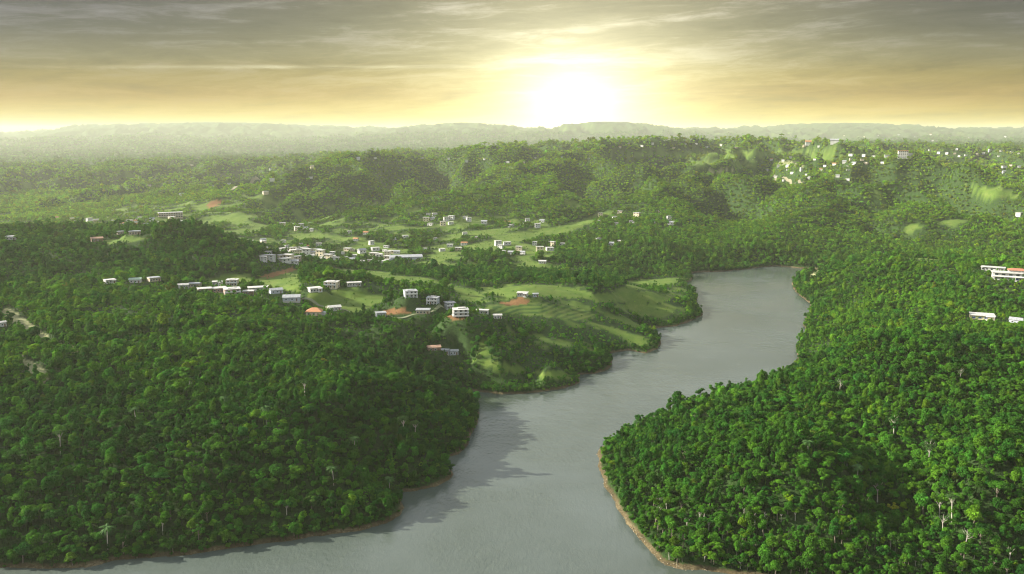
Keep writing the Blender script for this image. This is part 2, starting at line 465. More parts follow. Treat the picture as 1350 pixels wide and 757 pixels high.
# clearings, given by their outline as seen: (outline, grass, soil, dry, nearest, farthest)
FIELDS = [
    ([(398, 396), (440, 388), (478, 385), (512, 390), (498, 400), (470, 413), (430, 413)], 'grass', 600, 1000),
    ([(636, 386), (668, 378), (705, 375), (752, 379), (795, 391), (748, 393), (700, 390), (668, 392)], 'grass', 600, 1050),
    ([(762, 391), (800, 386), (850, 384), (892, 391), (874, 398), (835, 400), (790, 399)], 'grass', 600, 1150),
    ([(806, 404), (840, 399), (875, 401), (905, 407), (866, 412), (830, 410)], 'grass', 600, 1150),
    ([(820, 371), (870, 367), (914, 366), (908, 371), (870, 378), (826, 379)], 'grass', 700, 1300),
    ([(596, 378), (622, 380), (640, 392), (630, 400), (608, 395)], 'grass', 600, 1000),
    ([(776, 424), (800, 430), (850, 444), (864, 452), (846, 456), (815, 442), (785, 433)], 'grass', 500, 900),
    ([(614, 473), (650, 477), (690, 484), (700, 490), (680, 492), (640, 484)], 'grass', 500, 850),
    ([(702, 489), (742, 489), (762, 497), (744, 501), (712, 499)], 'grass', 500, 850),
    ([(258, 370), (300, 362), (335, 360), (330, 374), (270, 376)], 'grass', 700, 1000),
    ([(336, 368), (385, 354), (396, 356), (394, 382), (352, 380)], 'grass', 700, 1000),
    ([(640, 402), (700, 397), (760, 404), (790, 416), (768, 424), (700, 416), (648, 414)], 'rows', 600, 1000),
    ([(500, 362), (560, 366), (600, 376), (560, 373), (505, 370)], 'grass', 700, 1050),
    ([(440, 352), (520, 360), (500, 368), (430, 362)], 'grass', 750, 1050),
    ([(578, 424), (613, 424), (614, 436), (598, 443)], 'soil', 500, 900),
    ([(503, 411), (530, 407), (546, 410), (536, 415), (510, 415)], 'soil', 600, 950),
    ([(340, 365), (384, 353), (392, 356), (352, 367)], 'soil', 700, 1000),
    ([(655, 399), (690, 395), (700, 400), (668, 404)], 'soil', 700, 1000),
    ([(620, 330), (660, 312), (705, 300), (750, 297), (735, 306), (690, 318), (650, 332)], 'grass', 1000, 2000),
    ([(560, 300), (610, 287), (640, 290), (610, 302)], 'grass', 1000, 2000),
    ([(720, 304), (770, 288), (800, 278), (812, 282), (765, 300), (735, 312)], 'grass', 1000, 2000),
    ([(385, 312), (420, 304), (425, 312), (395, 318)], 'grass', 1000, 2200),
    ([(1190, 300), (1208, 295), (1216, 299), (1202, 307), (1192, 307)], 'grass', 1000, 2200),
    ([(1270, 246), (1320, 246), (1345, 262), (1300, 262)], 'grass', 1000, 2300),
    ([(1150, 338), (1178, 333), (1215, 334), (1245, 343), (1232, 345), (1180, 339)], 'grass', 800, 1150),
    ([(790, 206), (830, 200), (900, 199), (1000, 199), (1100, 201), (1120, 205), (1030, 207), (900, 207)], 'grass', 2000, 3300),  # strip of yellow light along the ridge top, laid out as grass
    ([(905, 214), (940, 211), (950, 216), (920, 222)], 'rows', 1500, 3000),
    ([(960, 213), (1000, 212), (1005, 219), (970, 222)], 'grass', 1500, 3000),
    ([(930, 225), (965, 224), (960, 230), (940, 231)], 'dry', 1500, 3000),
    ([(1020, 214), (1060, 212), (1062, 217), (1030, 219)], 'dry', 1500, 3000),
    ([(268, 272), (286, 264), (296, 266), (280, 274)], 'soil', 1500, 3000),
    ([(0, 408), (14, 406), (60, 440), (72, 456), (50, 452), (10, 426)], 'dry', 500, 900),
    ([(24, 468), (44, 476), (70, 500), (56, 508), (36, 492)], 'dry', 400, 800),
    ([(70, 452), (110, 458), (96, 466), (76, 462)], 'dry', 400, 900),
    ([(130, 318), (200, 312), (196, 316), (140, 322)], 'grass', 800, 1200),
    ([(1065, 372), (1075, 352), (1083, 352), (1082, 358)], 'dry', 1100, 1300),
]
PX, PY = project(GX, GY, GZ)
jx = PX + fbm(GX, GY, 12.0, 3, 0.6, 4.0) * 5
jy = PY + fbm(GX, GY, 12.0, 3, 0.6, 9.0) * 2.2
M_GRASS = np.zeros(GX.shape)
M_ROWS = np.zeros(GX.shape)
M_SOIL = np.zeros(GX.shape)
M_DRY = np.zeros(GX.shape)
for poly, kind, d0, d1 in FIELDS:
    xs, ys = [p[0] for p in poly], [p[1] for p in poly]
    box = (jx > min(xs)) & (jx < max(xs)) & (jy > min(ys)) & (jy < max(ys)) & (dist > d0) & (dist < d1)
    if not box.any():
        continue
    ins = in_poly(jx[box], jy[box], poly).astype(float)
    tgt = {'grass': M_GRASS, 'rows': M_ROWS, 'soil': M_SOIL, 'dry': M_DRY}[kind]
    tgt[box] = np.maximum(tgt[box], ins)
    if kind == 'soil':
        M_GRASS[box] *= 1 - ins
    if kind in ('grass', 'rows') and d1 <= 1300:
        pass
# small pastures here and there on the far slopes
far_open = np.clip((fbm(GX, GY, 120.0, 4, 0.65, 21.0) - 0.47) * 6, 0, 0.85) * (dist > 1350)
floor_ = np.clip((fbm(GX, GY, 60.0, 3, 0.6, 27.0) + 0.02) * 8, 0, 1) * (dist > 1130) * (dist < 2300) * (GZ < 34) * (GZ > 4) * (GX < 60)
M_GRASS = np.maximum(M_GRASS, np.maximum(far_open, floor_))
TONGUE = [(470, 372), (640, 370), (760, 376), (930, 380), (930, 430), (870, 460), (760, 515), (620, 515), (570, 470), (520, 440), (480, 405)]
tongue = in_poly(PX.ravel(), PY.ravel(), TONGUE).reshape(PX.shape) & (dist > 600) & (dist < 1060)
M_SCRUB = tongue * np.clip(0.55 + fbm(GX, GY, 38.0, 3, 0.6, 51.0) * 1.5, 0, 1)
M_GRASS = np.maximum(M_GRASS, np.where(tongue & (PX > 630) & (PY < 470), np.clip((fbm(GX, GY, 34.0, 3, 0.6, 57.0) - 0.10) * 5, 0, 0.9), 0) * (M_SOIL < 0.5))

# ------------------------------------------------------------------ roads: ribbons along sight lines
ROADS = {
    'village_road': ([(398, 398), (425, 404), (450, 412), (478, 416), (505, 420), (530, 420), (560, 417), (590, 417)], 2.6),
    'hill_road': ([(1020, 233), (1035, 236), (1042, 240), (1055, 243), (1066, 241)], 5.0),
    'mountain_road': ([(290, 258), (310, 250), (330, 244), (342, 238)], 9.0),
}
road_paths = {}
for k, (pts, w) in ROADS.items():
    P = [hit(*p)[:2] for p in pts]
    dense = []
    for a, b in zip(P[:-1], P[1:]):
        m = max(2, int(math.hypot(b[0] - a[0], b[1] - a[1]) / 3.0))
        m = min(m, 60)
        for q in range(m):
            t = q / m
            dense.append((a[0] + (b[0] - a[0]) * t, a[1] + (b[1] - a[1]) * t))
    dense.append(P[-1])
    dense = np.array(dense)
    for _ in range(6):
        dense[1:-1] = (dense[:-2] + dense[1:-1] * 2 + dense[2:]) / 4
    road_paths[k] = (dense, w)


# ------------------------------------------------------------------ object helpers
def new_obj(name, mesh, parent=None, loc=None):
    o = bpy.data.objects.new(name, mesh)
    COL.objects.link(o)
    if parent is not None:
        o.parent = parent
    if loc is not None:
        o.location = loc
    return o


def tag(o, label=None, cat=None, group=None, kind=None):
    if label:
        o['label'] = label
    if cat:
        o['category'] = cat
    if group:
        o['group'] = group
    if kind:
        o['kind'] = kind
    return o


def np_mesh(name, verts, quads, smooth=False):
    me = bpy.data.meshes.new(name)
    verts = np.asarray(verts, dtype=np.float32)
    quads = np.asarray(quads, dtype=np.int32)
    k = quads.shape[1]
    me.vertices.add(len(verts))
    me.vertices.foreach_set('co', verts.ravel())
    me.loops.add(quads.size)
    me.loops.foreach_set('vertex_index', quads.ravel())
    me.polygons.add(len(quads))
    me.polygons.foreach_set('loop_start', np.arange(0, quads.size, k, dtype=np.int32))
    me.polygons.foreach_set('use_smooth', np.full(len(quads), smooth))
    me.update(calc_edges=True)
    return me


def material(name):
    m = bpy.data.materials.new(name)
    m.use_nodes = True
    t = NT(m.node_tree)
    b = t.n['Principled BSDF']
    return m, t, b


HOUSES = []      # x, y, width: trees keep clear of them
# ------------------------------------------------------------------ houses (positions first, so that trees keep clear)
# px, py of the base centre, width in photo px, style, turn (degrees), label
VILLAGE = [
    (145, 376, 12, 'bungalow_white', 15, 'small white house with a blue grey wall, leftmost of the village row'),
    (179, 375, 14, 'gable_green', -10, 'low house with a faded green roof beside a large dark tree'),
    (203, 373, 14, 'bungalow_beige', 20, 'weathered beige house at the left of the village, beyond the green roofed one'),
    (242, 382, 12, 'gable_white', 5, 'low white roofed shed at the left end of the dense house cluster'),
    (257, 381, 15, 'bungalow_beige', -15, 'beige house behind the white roofed shed of the dense cluster'),
    (270, 387, 17, 'bungalow_brown', 5, 'brown walled house under a bright white flat roof in the dense cluster'),
    (287, 378, 12, 'bungalow_white', -5, 'small white house at the back of the dense cluster beside a palm'),
    (289, 386, 18, 'bungalow_brown', 12, 'wide brown house low in the middle of the dense cluster'),
    (307, 379, 14, 'two_beige', -12, 'tall beige two storey house at the back right of the dense cluster'),
    (306, 391, 20, 'two_pink', 6, 'large pinkish two storey house lowest in the dense cluster'),
    (341, 386, 26, 'long_white', 4, 'wide white roofed house right of the dense cluster'),
    (328, 391, 13, 'bungalow_brown', -8, 'small brown house tucked below the wide white roofed house'),
    (364, 389, 16, 'gable_grey', 14, 'grey weathered house beside a scrubby yard'),
    (385, 401, 22, 'gable_grey', -6, 'long low grey blue roofed house above the dark wood'),
    (415, 387, 16, 'bungalow_white', 18, 'white terraced house at the top of the green village meadow'),
    (438, 383, 17, 'two_cream', -20, 'cream two storey house on the crest of the village meadow'),
    (467, 380, 18, 'long_white', 3, 'long white house with a thin bright roof on the meadow crest'),
    (415, 418, 20, 'hip_orange', -12, 'house with an orange tiled hipped roof above the dark wood'),
    (441, 412, 16, 'gable_white', 16, 'white roofed house at the bend of the village road'),
    (541, 394, 17, 'two_grey', 10, 'grey two storey house with a columned balcony standing alone'),
    (571, 402, 15, 'two_grey', -14, 'grey blue two storey house right of the columned one among trees'),
    (502, 420, 13, 'bungalow_grey', 8, 'grey block house below the bare orange soil strip'),
    (558, 416, 18, 'bungalow_beige', -6, 'low beige grey house on the road behind a dark tree'),
    (593, 410, 13, 'two_grey', 18, 'narrow grey two storey house behind the large balcony house'),
    (607, 421, 20, 'stilt_white', 6, 'large white balcony house on stilts above the bare soil slope'),
    (636, 416, 16, 'long_white', -10, 'long pale house right of the balcony house'),
    (656, 423, 11, 'gable_white', 6, 'small bright white shed alone in the bushes'),
    (572, 464, 17, 'gable_brown', 12, 'brown shack with a pale tin roof above the lake inlet'),
    (587, 468, 10, 'gable_grey', -10, 'small tin roofed shack between two others above the inlet'),
    (598, 471, 12, 'gable_grey', 10, 'low grey tin roofed shack, rightmost above the inlet'),
    (689, 393, 14, 'bungalow_white', -8, 'white house on the bright meadow crest'),
    (706, 394, 7, 'gable_grey', 10, 'tiny grey shed beside the white meadow house'),
    (715, 349, 10, 'gable_white', 0, 'white house alone in the wood behind the meadow'),
    (160, 311, 10, 'bungalow_beige', 8, 'square beige house on the left hilltop field'),
    (178, 311, 13, 'bungalow_beige', -5, 'wide beige house, right of the square one on the hilltop field'),
    (128, 320, 13, 'gable_brown', 10, 'brown roofed house at the left end of the hilltop field'),
    (15, 318, 11, 'gable_white', -10, 'low white house at the far left on the wooded hill'),
    (2, 434, 10, 'gable_white', 15, 'white shed at the left edge beside the dry grass strip'),
    (1330, 374, 37, 'villa', 4, 'large white villa with stacked terraces and a terracotta roof on the right hill'),
    (1309, 359, 25, 'long_white', -4, 'long white annex behind and left of the terraced villa'),
    (1294, 425, 26, 'bungalow_yellow', 6, 'pale yellow house with blue windows in the trees of the right hill'),
    (1342, 429, 18, 'gable_grey', -8, 'grey roofed house at the right edge beside the yellow house'),
]
hw = {'bungalow': (1.0, 0.75, 3.4), 'two': (1.0, 0.8, 5.7), 'gable': (1.0, 0.65, 3.0), 'long': (1.0, 0.42, 3.6), 'hip': (1.0, 0.75, 3.2), 'stilt': (1.0, 0.7, 4.9), 'villa': (1.0, 0.5, 8.0)}
placed = []
for px, py, wpx, style, turn, label in VILLAGE:
    x, y, z = hit(px, py)
    dd = math.sqrt(x * x + y * y + (CAM_H - z) ** 2)
    w = wpx * dd / FPX * 0.96
    z += 4.0 if style == 'villa' else 3.2 if style.endswith('yellow') else 1.7      # built up on terraces
    placed.append((x, y, z, w, style, turn, label))
    HOUSES.append((x, y, w))

# far settlements: (cluster label, list of (px,py) or a rectangle with a count, width range in metres, noun)
FAR = []
_fr = random.Random(3)


def cluster(label, group, x0, x1, y0, y1, cnt, w0=8, w1=14, minsep=5.0):
    got = []
    tries = 0
    while len(got) < cnt and tries < 4000:
        tries += 1
        p = (_fr.uniform(x0, x1), _fr.uniform(y0, y1))
        if all(math.hypot((p[0] - q[0]), (p[1] - q[1]) * 2.0) > minsep for q in got):
            got.append(p)
            FAR.append((p[0], p[1], _fr.uniform(w0, w1) * 0.72, label, group))


cluster('in the crowded valley town behind the meadows', 'houses of the valley town', 345, 530, 330, 348, 62, 8, 16, 5)
cluster('among trees at the left edge of the valley town', 'houses on the wooded edge of the valley town', 330, 425, 318, 332, 12, 8, 12, 9)
cluster('on the slope with a pale road above the valley town', 'houses on the slope above the valley town', 368, 425, 293, 306, 9, 8, 14, 7)
cluster('in the hazy far valley behind the left hill', 'houses in the hazy far left valley', 60, 245, 288, 300, 26, 9, 16, 8)
cluster('on the mid slope below the central ridge', 'houses on the mid slope of the central ridge', 555, 645, 283, 300, 12, 9, 15, 8)
cluster('among trees at the foot of the central ridge', 'houses at the foot of the central ridge', 460, 640, 308, 332, 16, 8, 13, 14)
cluster('beside the lower pasture of the central slope', 'houses beside the lower pasture', 652, 745, 322, 336, 12, 9, 15, 9)
cluster('above the upper pasture of the central slope', 'houses above the upper pasture', 665, 715, 290, 300, 6, 9, 14, 8)
cluster('scattered in the woods right of the pastures', 'houses scattered right of the pastures', 780, 890, 280, 298, 11, 9, 15, 12)
cluster('at the edge of a clearing above the lake arm', 'houses at the clearing above the lake arm', 785, 825, 316, 326, 3, 9, 14, 12)
cluster('on the crest of the central ridge', 'houses on the central ridge crest', 470, 780, 208, 216, 14, 11, 18, 18)
cluster('near the pale road on the golden hillside', 'houses near the pale road on the golden hillside', 1000, 1120, 209, 240, 22, 10, 15, 9)
cluster('behind the yellow light strip painted along the ridge top', 'houses behind the yellow ridge top field', 810, 1085, 190, 196, 14, 11, 16, 14)
cluster('left of the tall white building on the right ridge', 'houses left of the tall white ridge building', 1110, 1170, 204, 218, 10, 12, 18, 9)
cluster('on the hazy plateau right of the tall white building', 'houses on the hazy right plateau', 1225, 1350, 198, 208, 16, 12, 18, 9)
cluster('on the dark wooded hills at the right edge', 'houses on the dark hills at the right edge', 1320, 1350, 215, 228, 4, 12, 20, 9)
cluster('high on the hazy mountainside at the left', 'houses on the hazy left mountainside', 180, 420, 212, 262, 14, 14, 22, 22)
cluster('on the far hazy plain under the golden sky', 'houses on the far hazy plain', 1060, 1350, 178, 192, 18, 25, 40, 16)
FAR.append((1343, 285, 9, 'alone at the right edge of the wooded ridge', None))
far_placed = []
for px, py, w, label, group in FAR:
    x, y, z = hit(px, py)
    w *= 0.78 if y > 1750 else 1.0
    far_placed.append((x, y, z, w, label, group))
    HOUSES.append((x, y, w))
SPECIAL = [
    (225, 287, 28, 'school', 'long pale three storey school like block on the hazy valley floor', 'school building', 'building'),
    (535, 344, 42, 'shed', 'long pale grey industrial shed right of the valley town', 'industrial_shed', 'building'),
    (390, 341, 14, 'block', 'tall cream block rising over the roofs of the valley town', 'apartment_block', 'building'),
    (1190, 209, 11, 'tower', 'tall white building with a red roof edge on the right ridge top', 'hilltop_building', 'building'),
]
sp_placed = []
for px, py, wpx, style, label, name, cat in SPECIAL:
    x, y, z = hit(px, py)
    w = wpx * math.hypot(x, y) / FPX
    sp_placed.append((x, y, z, w, style, label, name, cat))
    HOUSES.append((x, y, w * 0.8))
HARR = np.array(HOUSES)


# level the plots
for x, y, z, w, style, turn, label in placed:
    rr_ = np.hypot(GX - x, GY - y)
    k0, k1 = (0.5, 3.2) if style.startswith('stilt') else (0.7, 1.7)
    near_ = rr_ < w * k1
    wt = np.clip((w * k1 - rr_[near_]) / (w * (k1 - k0)), 0, 1)
    wt = wt * wt * (3 - 2 * wt)
    GZ[near_] = GZ[near_] * (1 - wt) + z * wt

# ------------------------------------------------------------------ terrain
idx = np.arange(NA * ND).reshape(ND, NA)
quads = np.stack([idx[:-1, :-1], idx[:-1, 1:], idx[1:, 1:], idx[1:, :-1]], -1).reshape(-1, 4)
tm = np_mesh('terrain', np.stack([GX, GY, GZ], -1).reshape(-1, 3), quads, True)
for nm, F in (('grass', M_GRASS), ('rows', M_ROWS), ('soil', M_SOIL), ('dry', M_DRY), ('shore', np.clip(sd, -20, 60))):
    a = tm.attributes.new(nm, 'FLOAT', 'POINT')
    a.data.foreach_set('value', F.astype(np.float32).ravel())
m, t, b = material('hillside')
geo = t.new('ShaderNodeNewGeometry')
pos = geo.outputs['Position']


def attr(t, nm, typ='GEOMETRY', out='Fac'):
    a = t.new('ShaderNodeAttribute', attribute_type=typ, attribute_name=nm)
    return a.outputs[out]


n1 = t.noise(pos, 0.08, 6, 0.6)
n2 = t.noise(pos, 0.9, 5, 0.65)
under = t.ramp(n2, [(0.3, (0.012, 0.026, 0.008)), (0.7, (0.035, 0.07, 0.016))])
grassc = t.ramp(n1, [(0.3, (0.06, 0.11, 0.018)), (0.5, (0.088, 0.138, 0.022)), (0.7, (0.12, 0.155, 0.035))])
grassc = t.mix(t.maprange(n2, 0.35, 0.65, 0.0, 0.45), grassc, (0.045, 0.085, 0.016))
sp = t.new('ShaderNodeSeparateXYZ')
t.l.new(pos, sp.inputs[0])
wob = t.math('MULTIPLY', t.noise(pos, 0.03, 3), 9.0)
rows = t.math('SINE', t.math('ADD', t.math('MULTIPLY', sp.outputs[2], 3.4), wob))
rowsc = t.mix(t.maprange(rows, -0.5, 0.6), (0.035, 0.075, 0.016), (0.085, 0.135, 0.025))
rowsc = t.mix(t.maprange(n1, 0.45, 0.6, 0, 0.5), rowsc, (0.10, 0.12, 0.03))
soilc = t.ramp(n2, [(0.3, (0.13, 0.065, 0.028)), (0.7, (0.21, 0.115, 0.05))])
dryc = t.ramp(n2, [(0.3, (0.13, 0.15, 0.06)), (0.7, (0.30, 0.29, 0.16))])
bankc = t.ramp(t.math('ADD', t.math('MULTIPLY', n2, 0.5), t.math('MULTIPLY', t.noise(pos, 0.05, 4, 0.7), 0.5)), [(0.35, (0.030, 0.026, 0.014)), (0.52, (0.085, 0.066, 0.035)), (0.68, (0.20, 0.165, 0.10))])
c = t.mix(attr(t, 'grass'), under, grassc)
c = t.mix(attr(t, 'rows'), c, rowsc)
c = t.mix(attr(t, 'soil'), c, soilc)
c = t.mix(attr(t, 'dry'), c, dryc)
shore_w = t.math('ADD', attr(t, 'shore'), t.math('MULTIPLY', t.math('SUBTRACT', n2, 0.5), 4.0))
c = t.mix(t.maprange(shore_w, 2.6, 1.4), c, bankc)
t.l.new(c, b.inputs['Base Color'])
b.inputs['Roughness'].default_value = 0.95
b.inputs['Specular IOR Level'].default_value = 0.1
bp = t.new('ShaderNodeBump')
bp.inputs['Strength'].default_value = 0.6
bp.inputs['Distance'].default_value = 0.6
t.l.new(n2, bp.inputs['Height'])
t.l.new(bp.outputs[0], b.inputs['Normal'])
tm.materials.append(m)
tag(new_obj('terrain', tm), 'green valley floor and hillsides around the winding lake', 'ground', kind='structure')

# ------------------------------------------------------------------ water
wx0, wx1, wy0, wy1 = -1500, 1500, 60, 2000
wm = np_mesh('water', [(wx0, wy0, 0), (wx1, wy0, 0), (wx1, wy1, 0), (wx0, wy1, 0)], [[0, 1, 2, 3]])
m, t, b = material('lake_water')
geo = t.new('ShaderNodeNewGeometry')
pos = geo.outputs['Position']
murk = t.ramp(t.noise(pos, 0.007, 4, 0.6), [(0.35, (0.052, 0.066, 0.052)), (0.65, (0.078, 0.096, 0.086))])
t.l.new(murk, b.inputs['Base Color'])
b.inputs['IOR'].default_value = 1.333
calm = t.noise(pos, 0.009, 5, 0.6, 0.6)
t.l.new(t.maprange(calm, 0.42, 0.58, 0.05, 0.16, True), b.inputs['Roughness'])
mp = t.new('ShaderNodeMapping')
t.l.new(pos, mp.inputs[0])
mp.inputs['Rotation'].default_value = (0, 0, R(25))
mp.inputs['Scale'].default_value = (1.0, 0.45, 1.0)
rip = t.math('ADD', t.noise(mp.outputs[0], 0.55, 5, 0.65, 0.3), t.math('MULTIPLY', t.noise(pos, 0.12, 3, 0.5), 1.2))
bp = t.new('ShaderNodeBump')
t.l.new(t.maprange(calm, 0.40, 0.60, 0.22, 0.62, True), bp.inputs['Strength'])
bp.inputs['Distance'].default_value = 0.55
t.l.new(rip, bp.inputs['Height'])
t.l.new(bp.outputs[0], b.inputs['Normal'])
wm.materials.append(m)
tag(new_obj('water', wm), 'grey green lake winding between wooded hills', 'lake', kind='structure')

# ------------------------------------------------------------------ roads
m_road, t, b = material('road_gravel')
geo = t.new('ShaderNodeNewGeometry')
t.l.new(t.ramp(t.noise(geo.outputs['Position'], 0.5, 5), [(0.3, (0.09, 0.11, 0.05)), (0.7, (0.17, 0.18, 0.10))]), b.inputs['Base Color'])
b.inputs['Roughness'].default_value = 0.9
m_dirt, t, b = material('road_dirt')
geo = t.new('ShaderNodeNewGeometry')
t.l.new(t.ramp(t.noise(geo.outputs['Position'], 0.5, 5), [(0.3, (0.12, 0.11, 0.06)), (0.7, (0.22, 0.20, 0.13))]), b.inputs['Base Color'])
b.inputs['Roughness'].default_value = 0.9
for k, (P, w) in road_paths.items():
    T = np.gradient(P, axis=0)
    T /= np.linalg.norm(T, axis=1)[:, None] + 1e-9
    N = np.stack([-T[:, 1], T[:, 0]], 1)
    vs = []
    for off in (-0.5, -0.17, 0.17, 0.5):
        q = P + N * off * w
        vs.append(np.column_stack([q, grid_at(GZ, q[:, 0], q[:, 1]) + 0.35]))
    top = np.max([v[:, 2] for v in vs], axis=0)
    for v in vs:
        v[:, 2] = top * 0.4 + v[:, 2] * 0.6
    L = len(P)
    V = np.vstack(vs)
    Q = [[s * L + i, (s + 1) * L + i, (s + 1) * L + i + 1, s * L + i + 1] for s in range(3) for i in range(L - 1)]
    me = np_mesh(k, V, Q, True)
    me.materials.append(m_road if k in ('village_road',) else m_dirt)
    tag(new_obj(k, me), {'village_road': 'pale village road running between the houses on the shelf', 
                         'hill_road': 'pale road cut on the far hillside', 'mountain_road': 'pale road on the hazy far slope'}[k], 'road', kind='structure')

# ------------------------------------------------------------------ leaf and bark materials
m_leaf, t, b = material('leaves')
tint = attr(t, 'tint', 'INSTANCER', 'Vector')
leaf = attr(t, 'leaf')
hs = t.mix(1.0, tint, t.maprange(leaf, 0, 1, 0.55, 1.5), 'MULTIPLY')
t.l.new(hs, b.inputs['Base Color'])
b.inputs['Roughness'].default_value = 0.7
b.inputs['Specular IOR Level'].default_value = 0.08
tr = t.new('ShaderNodeBsdfTranslucent')
t.l.new(t.mix(1.0, hs, (0.85, 1.0, 0.35, 1), 'MULTIPLY'), tr.inputs[0])
mx = t.new('ShaderNodeMixShader')
mx.inputs[0].default_value = 0.34
t.l.new(b.outputs[0], mx.inputs[1])
t.l.new(tr.outputs[0], mx.inputs[2])
t.l.new(mx.outputs[0], t.n['Material Output'].inputs[0])
m_bark, t, b = material('bark')
geo = t.new('ShaderNodeNewGeometry')
t.l.new(t.ramp(t.noise(geo.outputs['Position'], 2.5, 5), [(0.3, (0.10, 0.08, 0.055)), (0.7, (0.23, 0.20, 0.155))]), b.inputs['Base Color'])
b.inputs['Roughness'].default_value = 0.9
m_pale, t, b = material('pale_bark')
geo = t.new('ShaderNodeNewGeometry')
t.l.new(t.ramp(t.noise(geo.outputs['Position'], 2.5, 5), [(0.3, (0.28, 0.26, 0.21)), (0.7, (0.48, 0.45, 0.39))]), b.inputs['Base Color'])
b.inputs['Roughness'].default_value = 0.85


# ------------------------------------------------------------------ trees
def tube(path, radii, n=6):
    vs, fs = [], []
    path = [Vector(p) for p in path]
    for i, p in enumerate(path):
        tdir = (path[min(i + 1, len(path) - 1)] - path[max(i - 1, 0)]).normalized()
        ref = Vector((1, 0, 0)) if abs(tdir.x) < 0.8 else Vector((0, 1, 0))
        a = tdir.cross(ref).normalized()
        c2 = tdir.cross(a)
        for k in range(n):
            th = 2 * math.pi * k / n
            vs.append(tuple(p + (a * math.cos(th) + c2 * math.sin(th)) * radii[i]))
    for i in range(len(path) - 1):
        for k in range(n):
            fs.append([i * n + k, i * n + (k + 1) % n, (i + 1) * n + (k + 1) % n, (i + 1) * n + k])
    return vs, fs


def join(parts):
    V, F, o = [], [], 0
    for v, f in parts:
        V += [tuple(x) for x in v]
        F += [[i + o for i in q] for q in f]
        o += len(v)
    return V, F


def leaf_cards(rng, lobes, nleaf, size, flat=0.0):
    """cards spread over a shell of each lobe; lobes = (cx,cy,cz, rx,ry,rz)"""
    L = np.array(lobes)
    wgt = (L[:, 3] * L[:, 4] + L[:, 3] * L[:, 5])
    which = rng.choice(len(L), nleaf, p=wgt / wgt.sum())
    v = rng.normal(size=(nleaf, 3))
    v /= np.linalg.norm(v, axis=1)[:, None]
    v[:, 2] = np.where(v[:, 2] < -0.35, -v[:, 2] * 0.7, v[:, 2])
    rad = rng.uniform(0.78, 1.08, nleaf) + (rng.random(nleaf) < 0.08) * rng.uniform(0.05, 0.25, nleaf)
    c = L[which, :3] + v * L[which, 3:] * rad[:, None]
    nrm = v + rng.normal(size=(nleaf, 3)) * 0.42
    nrm[:, 2] += 0.35 + flat
    nrm /= np.linalg.norm(nrm, axis=1)[:, None]
    r = rng.normal(size=(nleaf, 3))
    a = np.cross(nrm, r)
    a /= np.linalg.norm(a, axis=1)[:, None]
    bb = np.cross(nrm, a)
    s = size * rng.uniform(0.6, 1.35, nleaf)[:, None]
    asp = rng.uniform(0.55, 0.9, nleaf)[:, None]
    droop = nrm * s * 0.22
    q = np.stack([c - a * s - droop, c - bb * s * asp + droop * 0.6, c + a * s - droop, c + bb * s * asp + droop * 0.6], 1).reshape(-1, 3)
    f = np.arange(nleaf * 4).reshape(-1, 4)
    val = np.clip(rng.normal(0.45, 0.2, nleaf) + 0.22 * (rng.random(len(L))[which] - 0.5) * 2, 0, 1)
    return q, f, val


def core(rng, lobes, k=0.74):
    """inner leaf mass of each lobe, a coarse uneven ball"""
    V, F = [], []
    for (cx, cy, cz, rx, ry, rz) in lobes:
        o = len(V)
        nr, ns = 4, 7
        for i in range(nr + 1):
            th = math.pi * i / nr
            for j in range(ns):
                ph = 2 * math.pi * j / ns + i * 0.4
                q = k * rng.uniform(0.82, 1.12)
                V.append((cx + rx * q * math.sin(th) * math.cos(ph), cy + ry * q * math.sin(th) * math.sin(ph), cz + rz * q * math.cos(th)))
        for i in range(nr):
            for j in range(ns):
                F.append([o + i * ns + j, o + (i + 1) * ns + j, o + (i + 1) * ns + (j + 1) % ns, o + i * ns + (j + 1) % ns])
    return np.array(V), np.array(F)


